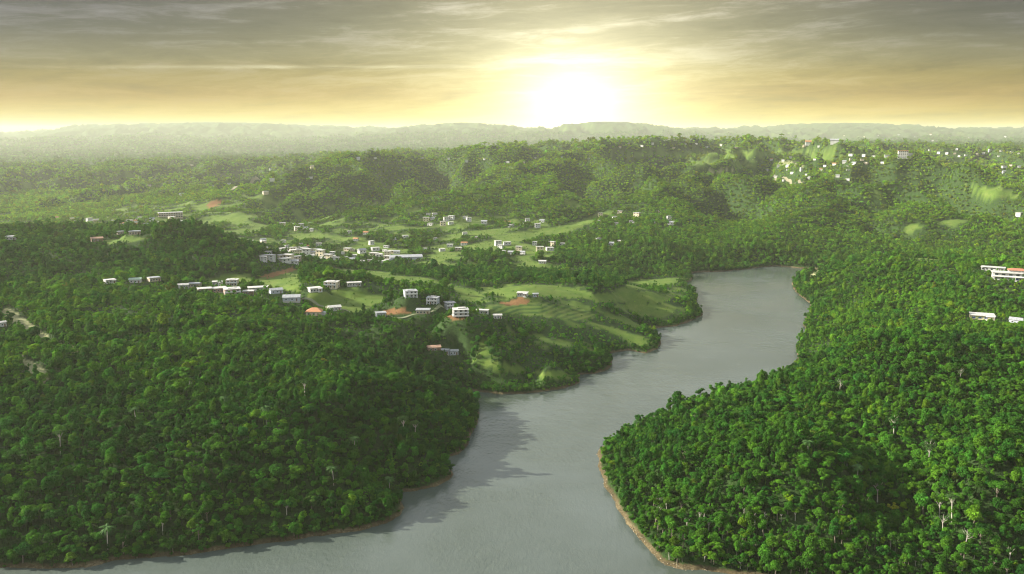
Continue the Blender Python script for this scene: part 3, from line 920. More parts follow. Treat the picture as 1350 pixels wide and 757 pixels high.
def crown_lobes(rng, kind):
    L = []
    if kind == 'round':
        H, r = 8.0, 2.9
        L.append((0, 0, H * 0.68, r * 0.8, r * 0.8, r * 0.72))
        for k in range(7):
            a = k * 2.4 + rng.uniform(-0.4, 0.4)
            q = rng.uniform(0.45, 0.75) * r
            s = rng.uniform(0.36, 0.55) * r
            L.append((math.cos(a) * q, math.sin(a) * q, H * rng.uniform(0.5, 0.84), s, s, s * rng.uniform(0.7, 0.95)))
        L.append((rng.uniform(-.6, .6), rng.uniform(-.6, .6), H * 0.9, r * 0.45, r * 0.45, r * 0.36))
    elif kind == 'spreading':
        H, r = 8.2, 3.9
        for k in range(10):
            a = k * 2.4 + rng.uniform(-0.4, 0.4)
            q = r * math.sqrt((k + 0.4) / 10) * 0.85
            s = rng.uniform(0.26, 0.40) * r
            L.append((math.cos(a) * q, math.sin(a) * q, H * (0.86 - 0.16 * q / r) + rng.uniform(-.4, .4), s, s, s * 0.5))
    elif kind == 'slender':
        H, r = 10.5, 1.75
        for k in range(7):
            f = k / 6
            a = rng.uniform(0, 6.28)
            q = r * 0.4
            s = r * (0.62 + 0.38 * math.sin(math.pi * min(1, f + 0.2))) * rng.uniform(0.7, 1)
            L.append((math.cos(a) * q, math.sin(a) * q, H * (0.42 + 0.52 * f), s, s, s * 1.0))
    elif kind == 'bushy':
        H, r = 4.6, 2.7
        for k in range(8):
            a = k * 2.4 + rng.uniform(-0.4, 0.4)
            q = r * rng.uniform(0.2, 0.7)
            s = rng.uniform(0.36, 0.55) * r
            L.append((math.cos(a) * q, math.sin(a) * q, H * rng.uniform(0.3, 0.75), s, s, s * 0.85))
    elif kind == 'ragged':
        H, r = 9.2, 2.7
        for k in range(8):
            a = rng.uniform(0, 6.28)
            q = r * rng.uniform(0.25, 0.95)
            s = rng.uniform(0.26, 0.46) * r
            L.append((math.cos(a) * q, math.sin(a) * q, H * rng.uniform(0.45, 0.98), s, s, s * 0.7))
    return L, H


def make_tree_meshes(kind, seed, nleaf, size, pale=False, corek=0.74):
    rng = np.random.default_rng(seed)
    L, H = crown_lobes(rng, kind)
    q, f, val = leaf_cards(rng, L, nleaf, size, 0.5 if kind == 'spreading' else 0.0)
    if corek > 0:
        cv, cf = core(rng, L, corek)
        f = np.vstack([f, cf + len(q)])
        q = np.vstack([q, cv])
        val = np.concatenate([val, np.full(len(cf), 0.12)])  # inner ball coloured darker, shade inside the crown put into its colour
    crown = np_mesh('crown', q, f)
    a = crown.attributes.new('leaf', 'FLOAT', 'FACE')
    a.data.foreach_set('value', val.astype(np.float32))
    crown.materials.append(m_leaf)
    parts = []
    top = H * (0.75 if kind != 'bushy' else 0.5)
    bend = rng.uniform(-0.4, 0.4, 2)
    parts.append(tube([(0, 0, -1.5), (bend[0] * .3, bend[1] * .3, top * 0.35), (bend[0], bend[1], top * .7), (bend[0] * .6, bend[1] * .6, top)],
                      [0.3, 0.22, 0.16, 0.06]))
    for l in L[1:6]:
        z0 = top * rng.uniform(0.4, 0.65)
        parts.append(tube([(bend[0] * .6, bend[1] * .6, z0), (l[0] * .55, l[1] * .55, z0 * .4 + l[2] * .6), (l[0], l[1], l[2])], [0.11, 0.08, 0.03], 5))
    v, ff = join(parts)
    trunk = np_mesh('trunk', v, ff, True)
    trunk.materials.append(m_pale if pale else m_bark)
    return trunk, crown


def merged(trunk, crown, name):
    bm = bmesh.new()
    lay = None
    bm.from_mesh(crown)
    nf = len(bm.faces)
    bm.from_mesh(trunk)
    bm.faces.ensure_lookup_table()
    for i in range(nf, len(bm.faces)):
        bm.faces[i].material_index = 1
    me = bpy.data.meshes.new(name)
    bm.to_mesh(me)
    bm.free()
    me.materials.clear()
    me.materials.append(m_leaf)
    me.materials.append(trunk.materials[0])
    return me


# scatter points -----------------------------------------------------
def scatter(d0, d1, spacing, seed):
    rng = np.random.default_rng(seed)
    am = R(35)
    xs = np.arange(-d1 * math.sin(am), d1 * math.sin(am), spacing)
    ys = np.arange(d0 * math.cos(am), d1, spacing)
    X, Y = np.meshgrid(xs, ys)
    X = X + rng.uniform(-.48, .48, X.shape) * spacing
    Y = Y + rng.uniform(-.48, .48, Y.shape) * spacing
    dd = np.hypot(X, Y)
    k = (dd >= d0) & (dd < d1) & (np.abs(np.arctan2(X, Y)) < am)
    return X[k], Y[k]


# horizon of the ground along every azimuth, for leaving out trees behind the hills
slope = (GZ - CAM_H) / dist
hor = np.maximum.accumulate(slope, axis=0)


def seen(x, y, z, margin):
    dd = np.hypot(x, y)
    return (z + margin - CAM_H) / dd >= grid_at(hor, x, y) - 0.0




def clear_and_scale(x, y, s):
    """keep trees off roofs, roads and clearings; shrubs only just in front of a house"""
    keep = np.ones(len(x), bool)
    for hx, hy, w in HARR:
        hd = math.hypot(hx, hy)
        ux, uy = hx / hd, hy / hd
        dx, dy = x - hx, y - hy
        along = dx * ux + dy * uy          # positive: behind the house
        side = np.abs(-dx * uy + dy * ux)
        r = np.hypot(dx, dy)
        keep &= ~(r < w * (0.62 if hd < 1050 else 0.52))
        fr = (along < 0) & (along > -(48 if hd < 1050 else 26)) & (side < w * (0.75 if hd < 1050 else 0.5))
        s = np.where(fr, np.minimum(s, 0.10 + 0.0185 * np.abs(along)), s)
    for P, w in road_paths.values():
        x0, y0 = P.min(0) - 15
        x1, y1 = P.max(0) + 15
        k = np.where((x > x0) & (x < x1) & (y > y0) & (y < y1))[0]
        if len(k):
            dm = np.min(np.hypot(x[k][:, None] - P[None, :, 0], y[k][:, None] - P[None, :, 1]), axis=1)
            keep[k[dm < w * 0.75]] = False
            s[k] = np.where(dm < w * 0.75 + 5, s[k] * 0.5, s[k])
    return keep, s


def tree_points(d0, d1, spacing, seed, base_scale, margin):
    x, y = scatter(d0, d1, spacing, seed)
    z = grid_at(GZ, x, y)
    s_d = grid_at(sd, x, y)
    rng = np.random.default_rng(seed + 100)
    m_open = np.maximum.reduce([grid_at(M_GRASS, x, y), grid_at(M_SOIL, x, y) * 1.2, grid_at(M_ROWS, x, y) * 0.97, grid_at(M_DRY, x, y) * 1.0])
    px, py = project(x, y, z)
    bare = np.where((px > 740) & (py > 560), 1.9, 0.4) + fbm(x, y, 16.0, 3) * 2.2
    keep = (s_d > bare) & seen(x, y, z, margin)
    keep &= (m_open < 0.5) | (rng.random(len(x)) < (0.13 if d0 < 1300 else 0.22))
    s = base_scale * np.exp(rng.normal(0, 0.28 if d0 < 1300 else 0.18, len(x)))
    s = np.where(m_open >= 0.5, s * rng.uniform(0.22, 0.6, len(x)), s)
    # scrubby, younger growth on the tongue of land and by clearings
    scrub = np.clip(fbm(x, y, 55.0, 3, 0.5, 31.0) * 1.8, 0, 1) * ((np.hypot(x, y) > 620) & (np.hypot(x, y) < 1150))
    scrub = np.maximum(scrub, grid_at(M_SCRUB, x, y))
    s = s * (1 - 0.55 * scrub)
    keep &= rng.random(len(x)) > 0.3 * scrub
    s = np.where(s_d < 9, s * 0.85, s)
    if d0 < 1400:
        # cattle and people keep the growth low along the edges of the clearings
        rr0 = np.hypot(x, y)
        for step in (6, 12, 18, 25, 33, 42):
            xx, yy = x * (1 + step / rr0), y * (1 + step / rr0)
            op = np.maximum.reduce([grid_at(M_GRASS, xx, yy), grid_at(M_SOIL, xx, yy), grid_at(M_ROWS, xx, yy)]) > 0.5
            lim = np.maximum(0.22, step * 0.021) * rng.uniform(0.8, 1.35, len(x))
            s = np.where(op, np.minimum(s, lim), s)
    kc, s = clear_and_scale(x, y, s)
    keep &= kc
    x, y, z, s, scrub, px, py, s_d = (q[keep] for q in (x, y, z, s, scrub, px, py, s_d))
    # colour: regional drift, then tree by tree
    reg = fbm(x, y, 120.0, 3, 0.5, 12.0)
    reg2 = fbm(x, y, 45.0, 2, 0.5, 40.0)
    olive = np.clip((np.hypot(x, y) - 1000) / 1200, 0, 1) * np.clip((6500 - np.hypot(x, y)) / 3500, 0, 1)  # far leaves brightened and yellowed, golden haze put into their tint
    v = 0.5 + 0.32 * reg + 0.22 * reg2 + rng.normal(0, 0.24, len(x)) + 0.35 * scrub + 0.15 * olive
    hill = np.clip((z - 32) / 12, 0, 1) * (x < 20) * (np.hypot(x, y) < 900) * (np.hypot(x, y) > 480)
    prom = ((x > 150) & (np.hypot(x, y) > 690) & (np.hypot(x, y) < 1080)) * 1.0
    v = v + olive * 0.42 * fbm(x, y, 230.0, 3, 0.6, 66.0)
    bright_zone = np.maximum(hill, prom) * np.clip(0.7 + reg2, 0, 1.2)  # lighter leaves on promontory and left hilltop, the hilltop partly sunlight as tint
    v = v + 0.42 * bright_zone - 0.08 * ((x < 0) & (z < 30) & (np.hypot(x, y) < 640))  # lower left slope tinted darker, its shade put into the leaf colour
    v = np.clip(v, 0, 1.3)
    bright = np.where(rng.random(len(x)) < 0.07, rng.uniform(0.25, 0.6, len(x)), 0)
    v = v + bright
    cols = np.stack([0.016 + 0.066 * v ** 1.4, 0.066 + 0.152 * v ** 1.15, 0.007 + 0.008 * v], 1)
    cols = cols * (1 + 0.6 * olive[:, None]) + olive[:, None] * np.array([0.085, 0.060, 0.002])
    hue = rng.normal(0, 1, len(x)) + 0.8 * olive + 0.7 * bright_zone
    cols[:, 0] *= np.exp(0.15 * hue)
    cols[:, 2] *= np.exp(-0.15 * hue)
    br = rng.random(len(x)) < 0.008
    cols[br] = cols[br] * [1.35, 0.85, 1.5]
    return dict(x=x, y=y, z=z, s=s, v=v, col=cols, px=px, py=py, sd=s_d, rng=rng)


KINDS = ['round', 'spreading', 'slender', 'bushy', 'ragged']
near_protos, near_kinds = [], []
for i, (kd, sz) in enumerate([('round', 0.32), ('round', 0.28), ('spreading', 0.30), ('slender', 0.26), ('bushy', 0.28), ('ragged', 0.28), ('round', 0.36), ('ragged', 0.30)]):
    near_protos.append(make_tree_meshes(kd, 50 + i, 1500 if kd != 'bushy' else 1000, sz, pale=(i == 7)))
    near_kinds.append(kd)
far_protos = [make_tree_meshes(kd, 80 + i, 190, 0.75) for i, kd in enumerate(('round', 'spreading', 'ragged', 'bushy'))]


def proto_collection(name, protos):
    col = bpy.data.collections.new(name)
    for i, (tk, cr) in enumerate(protos):
        me = merged(tk, cr, f'{name}_{i:02d}')
        o = bpy.data.objects.new(f'{name}_{i:02d}', me)
        col.objects.link(o)
    return col


def forest(name, col, nproto, pts, probs, label, cat):
    k = len(pts['x'])
    me = bpy.data.meshes.new(name)
    me.vertices.add(k)
    me.vertices.foreach_set('co', np.stack([pts['x'], pts['y'], pts['z'] - 0.3], 1).astype(np.float32).ravel())
    rng = pts['rng']

    def put(nm, typ, key, data):
        a = me.attributes.new(nm, typ, 'POINT')
        a.data.foreach_set(key, np.ascontiguousarray(data).ravel())
    put('tint', 'FLOAT_VECTOR', 'vector', pts['col'].astype(np.float32))
    rot = np.stack([rng.normal(0, .06, k), rng.normal(0, .06, k), rng.uniform(0, 6.283, k)], 1)
    put('turn', 'FLOAT_VECTOR', 'vector', rot.astype(np.float32))
    sc = pts['s'][:, None] * np.stack([np.ones(k), np.ones(k), np.exp(rng.normal(0.03, .13, k))], 1) * np.exp(rng.normal(0, .06, (k, 3)))
    put('size', 'FLOAT_VECTOR', 'vector', sc.astype(np.float32))
    put('pick', 'INT', 'value', rng.choice(nproto, k, p=np.array(probs) / sum(probs)).astype(np.int32))
    o = new_obj(name, me)
    g = bpy.data.node_groups.new(name, 'GeometryNodeTree')
    g.interface.new_socket('Geometry', in_out='INPUT', socket_type='NodeSocketGeometry')
    g.interface.new_socket('Geometry', in_out='OUTPUT', socket_type='NodeSocketGeometry')
    gi = g.nodes.new('NodeGroupInput')
    go = g.nodes.new('NodeGroupOutput')
    ci = g.nodes.new('GeometryNodeCollectionInfo')
    ci.inputs[0].default_value = col
    ci.inputs[1].default_value = True
    ci.inputs[2].default_value = True
    ip = g.nodes.new('GeometryNodeInstanceOnPoints')
    ip.inputs['Pick Instance'].default_value = True

    def named(nm, typ):
        q = g.nodes.new('GeometryNodeInputNamedAttribute')
        q.data_type = typ
        q.inputs['Name'].default_value = nm
        return q.outputs['Attribute']
    e2r = g.nodes.new('FunctionNodeEulerToRotation')
    g.links.new(named('turn', 'FLOAT_VECTOR'), e2r.inputs[0])
    g.links.new(gi.outputs[0], ip.inputs['Points'])
    g.links.new(ci.outputs[0], ip.inputs['Instance'])
    g.links.new(named('pick', 'INT'), ip.inputs['Instance Index'])
    g.links.new(e2r.outputs[0], ip.inputs['Rotation'])
    g.links.new(named('size', 'FLOAT_VECTOR'), ip.inputs['Scale'])
    g.links.new(ip.outputs[0], go.inputs[0])
    mod = o.modifiers.new('scatter', 'NODES')
    mod.node_group = g
    tag(o, label, cat, kind='stuff')
    return o


def cat_pts(a, b):
    r = {k: np.concatenate([a[k], b[k]]) for k in a if k != 'rng'}
    r['rng'] = a['rng']
    return r


P1 = tree_points(330, 720, 3.2, 1, 0.60, 30)
P2 = tree_points(720, 1330, 3.9, 2, 0.68, 30)
P3 = tree_points(1330, 2600, 5.6, 3, 0.78, 35)
P4 = tree_points(2600, 5200, 10.0, 4, 1.3, 45)
P5 = tree_points(5200, 11500, 28.0, 5, 2.6, 70)

# the three hundred trees that show largest are trees of their own
inview = (P1['px'] > -10) & (P1['px'] < 1360) & (P1['py'] < 790)
size = P1['s'] / np.hypot(P1['x'], P1['y']) * inview
order = np.argsort(-size)
# no slot for shrubs; take those nearest the camera
dn = np.hypot(P1['x'], P1['y'])
rank = np.where(inview & (P1['s'] > 0.45), dn - 60 * (P1['s'] - 0.6), 1e9)
chosen = np.argsort(rank)[:300]
mask = np.ones(len(P1['x']), bool)
mask[chosen] = False
T = {k: P1[k][chosen] for k in P1 if k != 'rng'}
P1r = {k: P1[k][mask] for k in P1 if k != 'rng'}
P1r['rng'] = P1['rng']

# shrubs crowding the banks
xb, yb = scatter(340, 1250, 2.6, 8)
sdb = grid_at(sd, xb, yb)
pxb, pyb = project(xb, yb, 0.0)
rb = np.random.default_rng(88)
kb = (sdb > np.where((pxb > 740) & (pyb > 560), 1.7, 0.25) + fbm(xb, yb, 9.0, 2) * 1.6) & (sdb < 9) & (rb.random(len(xb)) < 0.75)
xb, yb, sdb, pxb, pyb = (q[kb] for q in (xb, yb, sdb, pxb, pyb))
vb = np.clip(0.45 + rb.normal(0, .22, len(xb)), 0, 1.2)
P0 = dict(x=xb, y=yb, z=grid_at(GZ, xb, yb), s=rb.uniform(.22, .55, len(xb)), v=vb, px=pxb, py=pyb, sd=sdb,
          col=np.stack([0.017 + 0.066 * vb ** 1.5, 0.060 + 0.12 * vb, 0.007 + 0.008 * vb], 1))
nearcol = proto_collection('forest_tree', near_protos)
farcol = proto_collection('distant_tree', far_protos)
PR = [1.0, 1.0, 0.75, 0.5, 0.5, 0.8, 0.9, 0.7]
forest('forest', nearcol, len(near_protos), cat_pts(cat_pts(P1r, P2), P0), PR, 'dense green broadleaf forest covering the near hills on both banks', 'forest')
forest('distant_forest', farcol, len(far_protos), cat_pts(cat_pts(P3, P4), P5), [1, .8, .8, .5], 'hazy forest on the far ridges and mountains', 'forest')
print('TREES', [len(p['x']) for p in (P1, P2, P3, P4, P5)])

KIND_WORD = {'round': 'round', 'spreading': 'spreading', 'slender': 'slender', 'bushy': 'bushy', 'ragged': 'ragged'}
KIND_NAME = {'round': 'broadleaf_tree', 'spreading': 'spreading_tree', 'slender': 'slender_tree', 'bushy': 'bushy_tree', 'ragged': 'ragged_tree'}


def tone(v):
    return 'dark green' if v < 0.45 else 'mid green' if v < 0.78 else 'bright green' if v < 1.05 else 'vivid yellow green'


def place_words(px, py, s_d):
    bank_ = 'left' if px < 640 else 'right'
    row = 'at the waterline' if s_d < 10 else 'behind the waterline' if s_d < 20 else 'up the slope'
    if bank_ == 'left':
        seg = 'in the bottom left corner' if px < 110 else 'around the lone shore palm' if px < 200 else 'on the shadowed left shore' if px < 400 else 'at the lower left point'
    else:
        seg = 'by the pale right bank' if px < 880 else 'right of the pale bank' if px < 1010 else 'on the lower right hill' if px < 1190 else 'in the bottom right corner'
    return bank_, row, seg


rr = random.Random(21)
for i in range(len(T['x'])):
    k = rr.choices(range(len(near_protos)), PR)[0]
    kd = near_kinds[k]
    tk, cr = near_protos[k]
    root = bpy.data.objects.new(KIND_NAME[kd], None)
    COL.objects.link(root)
    root.empty_display_size = 0.5
    root.location = (T['x'][i], T['y'][i], T['z'][i] - 0.3)
    root.rotation_euler = (rr.gauss(0, .05), rr.gauss(0, .05), rr.uniform(0, 6.28))
    s = float(T['s'][i])
    root.scale = (s, s, s * rr.uniform(0.9, 1.2))
    bk, row, seg = place_words(float(T['px'][i]), float(T['py'][i]), float(T['sd'][i]))
    sz = 'tall' if s > 0.75 else 'small' if s < 0.55 else 'middling'
    tag(root, f"{sz} {tone(float(T['v'][i]))} {KIND_WORD[kd]} tree {row} {seg}", 'tree', f'{bk} bank trees {row} {seg}')
    trk = new_obj('trunk', tk, root)
    crn = new_obj('crown', cr, root)
    crn['tint'] = [float(q) for q in T['col'][i]]


# palms, umbrella trees with pale trunks, bare trees
def palm_meshes(seed):
    rng = np.random.default_rng(seed)
    H = 9.0
    trunk = np_mesh('trunk', *tube([(0, 0, -1), (.1, 0, 3), (.25, .1, 6), (.3, .15, H)], [.22, .17, .14, .12], 7), True)
    trunk.materials.append(m_pale)
    V, F, val = [], [], []
    for k in range(15):
        a = k * 2.4
        up = rng.uniform(0.1, 1.0)
        L = rng.uniform(2.6, 3.3)
        base = np.array([.3, .15, H])
        prev = None
        for j in range(9):
            f = j / 8
            p = base + np.array([math.cos(a) * L * f, math.sin(a) * L * f, up * 1.6 * f - 2.0 * f * f * (1.3 - up * 0.5)])
            sidev = np.array([-math.sin(a), math.cos(a), 0])
            wdt = 0.5 * math.sin(math.pi * min(1, f * 0.9 + 0.08)) + 0.03
            l, r_ = p + sidev * wdt - [0, 0, wdt * 0.5], p - sidev * wdt - [0, 0, wdt * 0.5]
            cur = (l, p, r_)
            if prev is not None:
                for q in range(2):
                    o = len(V)
                    V += [prev[q], prev[q + 1], cur[q + 1], cur[q]]
                    F.append([o, o + 1, o + 2, o + 3])
                    val.append(rng.uniform(.3, .7))
            prev = cur
    crown = np_mesh('crown', V, F)
    at = crown.attributes.new('leaf', 'FLOAT', 'FACE')
    at.data.foreach_set('value', np.array(val, dtype=np.float32))
    crown.materials.append(m_leaf)
    return trunk, crown


def bare_meshes(seed):
    rng = np.random.default_rng(seed)
    parts = [tube([(0, 0, -1), (.1, 0, 3), (0, .2, 6.5), (.3, .1, 9.5)], [.24, .2, .13, .04])]
    for k in range(8):
        a = k * 2.4
        z0 = rng.uniform(4.5, 8.5)
        L = rng.uniform(1.2, 2.4)
        parts.append(tube([(0.05, .1, z0), (math.cos(a) * L * .6, math.sin(a) * L * .6, z0 + L * .5), (math.cos(a) * L, math.sin(a) * L, z0 + L * 1.1)], [.09, .06, .02], 5))
    trunk = np_mesh('trunk', *join(parts), True)
    trunk.materials.append(m_pale)
    lobes = [(math.cos(a) * 1.4, math.sin(a) * 1.4, rng.uniform(7, 9.6), .8, .8, .5) for a in (0.3, 2.5, 4.4, 5.6)]
    q, f, val = leaf_cards(rng, lobes, 70, 0.3)
    crown = np_mesh('crown', q, f)
    at = crown.attributes.new('leaf', 'FLOAT', 'FACE')
    at.data.foreach_set('value', val.astype(np.float32))
    crown.materials.append(m_leaf)
    return trunk, crown


def umbrella_meshes(seed):
    rng = np.random.default_rng(seed)
    H = 13.0
    lobes = []
    for k in range(8):
        a = k * 2.4
        q = 2.6 * math.sqrt((k + .4) / 8)
        lobes.append((math.cos(a) * q, math.sin(a) * q, H - 0.12 * q * q + rng.uniform(-.2, .2), 1.05, 1.05, .5))
    qv, f, val = leaf_cards(rng, lobes, 620, 0.36, 0.6)
    crown = np_mesh('crown', qv, f)
    at = crown.attributes.new('leaf', 'FLOAT', 'FACE')
    at.data.foreach_set('value', val.astype(np.float32))
    crown.materials.append(m_leaf)
    parts = [tube([(0, 0, -1), (.1, 0, 5), (0, .1, 9), (.1, 0, H - .6)], [.3, .24, .2, .08], 7)]
    for l in lobes[2:]:
        parts.append(tube([(.05, .1, 9), (l[0] * .6, l[1] * .6, 11.4), (l[0], l[1], l[2])], [.12, .08, .03], 5))
    trunk = np_mesh('trunk', *join(parts), True)
    trunk.materials.append(m_pale)
    return trunk, crown


def plant(kind_name, meshes, px, py, s, tint_, label, group=None, cat='tree'):
    x, y, z = hit(px, py)
    root = bpy.data.objects.new(kind_name, None)
    COL.objects.link(root)
    root.location = (x, y, z - 0.2)
    root.rotation_euler = (rr.gauss(0, .04), rr.gauss(0, .04), rr.uniform(0, 6.28))
    root.scale = (s, s, s)
    tag(root, label, cat, group)
    new_obj('trunk', meshes[0], root)
    c_ = new_obj('crown', meshes[1], root)
    c_['tint'] = tint_
    return root


PALM = [palm_meshes(1), palm_meshes(2)]
BARE = [bare_meshes(1), bare_meshes(2)]
UMB = [umbrella_meshes(1), umbrella_meshes(2)]
for px, py, s, lb in ((142, 724, 1.2, 'tall palm with a pale straight trunk above the dark lower left shore'),
                      (440, 640, 1.05, 'palm among dark trees above the lower left point'),
                      (514, 652, 1.0, 'palm leaning over the notch in the left shore'),
                      (352, 560, 1.1, 'palm standing proud in the middle of the left hill'),
                      (296, 545, 1.0, 'palm half sunk in the middle of the left hill'),
                      (180, 560, 1.0, 'palm on the left part of the left hill'),
                      (468, 600, 1.1, 'palm below the pale trunked umbrella tree on the left hill'),
                      (291, 384, 1.1, 'palm rising between the houses of the dense cluster'),
                      (438, 420, 0.9, 'short palm beside the orange roofed house'),
                      (1130, 640, 1.1, 'palm in the dark hollow of the right hill'),
                      (1065, 605, 1.0, 'palm on the sunny side of the right hill'),
                      (955, 537, 0.8, 'palm on the skyline of the right hill against the lake'),
                      (838, 572, 0.9, 'small palm at the tip of the right hill')):
    plant('palm_tree', PALM[len(lb) % 2], px, py, s, [0.05, 0.115, 0.03], lb, 'palms above the canopy')
for px, py, s, lb in ((531, 583, 1.15, 'tall flat topped pale trunked tree on the shadowed right end of the left hill'),
                      (548, 585, 1.0, 'smaller flat topped tree right of the tall pale trunked one'),
                      (402, 530, 0.95, 'flat topped tree high on the left hill'),
                      (80, 600, 0.95, 'flat topped tree on the lower left slope'),
                      (1223, 620, 1.0, 'flat topped tree above the pale trunk on the right hill'),
                      (915, 562, 0.6, 'flat topped tree on the skyline near the tip of the right hill'),
                      (1255, 690, 0.95, 'flat topped tree in the lower part of the right hill')):
    plant('umbrella_tree', UMB[len(lb) % 2], px, py, s, [0.055, 0.12, 0.03], lb, 'flat topped emergent trees')
for px, py, s, lb in ((1178, 575, 1.2, 'bare forked tree with white branches in the middle of the right hill'),
                      (1224, 610, 1.3, 'thick pale trunk with few leaves right of the white forked tree'),
                      (1265, 505, 1.0, 'thin bare trunk high on the right hill'),
                      (1107, 520, 1.0, 'bare trunk left of the high hollow on the right hill'),
                      (1242, 705, 1.0, 'thin grey bare tree near the bottom of the right hill'),
                      (1272, 725, 1.0, 'pale bare tree towards the bottom right corner'),
                      (958, 562, 0.8, 'leafless tree near the skyline of the right hill'),
                      (487, 500, 0.9, 'bare tree at the shaded right shoulder of the left hill'),
                      (250, 520, 0.9, 'bare pale tree in the middle of the left hill'),
                      (1006, 700, 0.9, 'bare stem above the pale bank of the right hill'),
                      (862, 562, 0.8, 'thin dead tree against the lake at the right hill')):
    plant('bare_tree', BARE[len(lb) % 2], px, py, s, [0.06, 0.11, 0.04], lb, 'pale bare trees standing out of the canopy')

# ------------------------------------------------------------------ stones along the right bank
rng = np.random.default_rng(77)
V, F = [], []
seg = [(q, SHORE[q]) for q in range(len(SHORE)) if SHORE[q][1] > 590 and 780 < SHORE[q][0] < 960]
for a_, b_ in zip(seg[:-1], seg[1:]):
    A0, B0 = SHW[a_[0]], SHW[b_[0]]
    for q in range(14):
        f = rng.random()
        p = A0 + (B0 - A0) * f + rng.normal(0, 1.0, 2)
        z = ground(p[0], p[1])
        if z < -0.4:
            continue
        r = rng.uniform(0.12, 0.5)
        o = len(V)
        for i in range(4):
            th = math.pi * (i + .5) / 4
            for j in range(6):
                ph = 2 * math.pi * j / 6
                k = r * rng.uniform(.75, 1.2)
                V.append((p[0] + k * math.sin(th) * math.cos(ph), p[1] + k * math.sin(th) * math.sin(ph), z + 0.1 + .6 * k * math.cos(th)))
        for i in range(3):
            for j in range(6):
                F.append([o + i * 6 + j, o + (i + 1) * 6 + j, o + (i + 1) * 6 + (j + 1) % 6, o + i * 6 + (j + 1) % 6])
me = np_mesh('shore_stones', V, F)
m_st, t, b = material('pale_stone')
geo = t.new('ShaderNodeNewGeometry')
t.l.new(t.ramp(t.noise(geo.outputs['Position'], 1.4, 5), [(0.3, (0.13, 0.105, 0.065)), (0.7, (0.30, 0.25, 0.17))]), b.inputs['Base Color'])
b.inputs['Roughness'].default_value = 0.9
me.materials.append(m_st)
tag(new_obj('shore_stones', me), 'pale stones scattered along the bank of the right hill', 'stones', kind='stuff')


# ------------------------------------------------------------------ house building
def plain(name, col, rough=0.8, var=0.12, scale=0.8):
    mm, t, b = material(name)
    tcn = t.new('ShaderNodeTexCoord')
    nz = t.noise(tcn.outputs['Object'], scale, 6, 0.65)
    lo = tuple(c * (1 - var * 2.2) for c in col)
    hi = tuple(min(0.9, c * (1 + var)) for c in col)
    t.l.new(t.ramp(nz, [(0.3, lo), (0.65, hi)]), b.inputs['Base Color'])
    b.inputs['Roughness'].default_value = rough
    return mm


MW = dict(white=plain('white_plaster', (0.50, 0.50, 0.48), 0.8, 0.2), cream=plain('cream_plaster', (0.62, 0.54, 0.38)), beige=plain('beige_plaster', (0.46, 0.39, 0.29)),
          brown=plain('brown_plaster', (0.22, 0.15, 0.10)), grey=plain('grey_plaster', (0.40, 0.43, 0.48)), pink=plain('pink_plaster', (0.50, 0.36, 0.31)),
          yellow=plain('yellow_plaster', (0.66, 0.60, 0.36)), blue=plain('blue_plaster', (0.35, 0.45, 0.6)))
MR = dict(white=plain('white_roof', (0.44, 0.43, 0.40), 0.7, 0.2), tin=plain('tin_roof', (0.30, 0.31, 0.32), 0.5, 0.2), green=plain('green_roof', (0.30, 0.40, 0.30), 0.6),
          orange=plain('orange_tiles', (0.42, 0.20, 0.09), 0.8, 0.2, 3), brown=plain('rusty_roof', (0.33, 0.20, 0.13), 0.7, 0.2), terracotta=plain('terracotta_tiles', (0.36, 0.14, 0.08), 0.8, 0.2, 3))
M_GLASS, t, b = material('window_glass')
b.inputs['Base Color'].default_value = (0.03, 0.04, 0.05, 1)
b.inputs['Roughness'].default_value = 0.12
M_BGLASS, t, b = material('blue_window_glass')
b.inputs['Base Color'].default_value = (0.03, 0.07, 0.20, 1)
b.inputs['Roughness'].default_value = 0.15
M_WOOD = plain('door_wood', (0.16, 0.09, 0.05))
M_SLAB = plain('concrete', (0.42, 0.40, 0.36))
M_TRIM = plain('white_trim', (0.75, 0.75, 0.74), 0.6, 0.05)


def boxes(lst, bevel=0.0):
    V, F = [], []
    for (cx, cy, cz, sx, sy, sz) in lst:
        o = len(V)
        for dz in (-.5, .5):
            for dx, dy in ((-.5, -.5), (.5, -.5), (.5, .5), (-.5, .5)):
                V.append((cx + dx * sx, cy + dy * sy, cz + dz * sz))
        F += [[o, o + 3, o + 2, o + 1], [o + 4, o + 5, o + 6, o + 7]] + [[o + k, o + (k + 1) % 4, o + 4 + (k + 1) % 4, o + 4 + k] for k in range(4)]
    return V, F


def add(name, parent, lst, mat):
    v, f = boxes(lst)
    me = np_mesh(name, v, f)
    me.materials.append(mat)
    return new_obj(name, me, parent)


def gable_roof(parent, w, dp, z, rise, mat, over=0.5, hip=0.0, name='roof'):
    a, bq = w / 2 + over, dp / 2 + over
    hx = a - hip * bq
    th = 0.16
    V, F = [], []
    prof = [(-a, -bq, z), (a, -bq, z), (a, bq, z), (-a, bq, z), (-hx, 0, z + rise), (hx, 0, z + rise)]
    V = prof + [(x, y, zz + th) for x, y, zz in prof]
    def q(*i): F.append(list(i) if len(i) == 4 else [i[0], i[1], i[2], i[2]])
    me = bpy.data.meshes.new(name)
    Fp = [(6, 7, 11, 10), (8, 9, 10, 11), (9, 6, 10), (7, 8, 11), (1, 0, 4, 5), (3, 2, 5, 4), (0, 3, 4), (2, 1, 5), (0, 1, 7, 6), (1, 2, 8, 7), (2, 3, 9, 8), (3, 0, 6, 9)]
    me.from_pydata(V, [], Fp)
    me.materials.append(mat)
    return new_obj(name, me, parent)


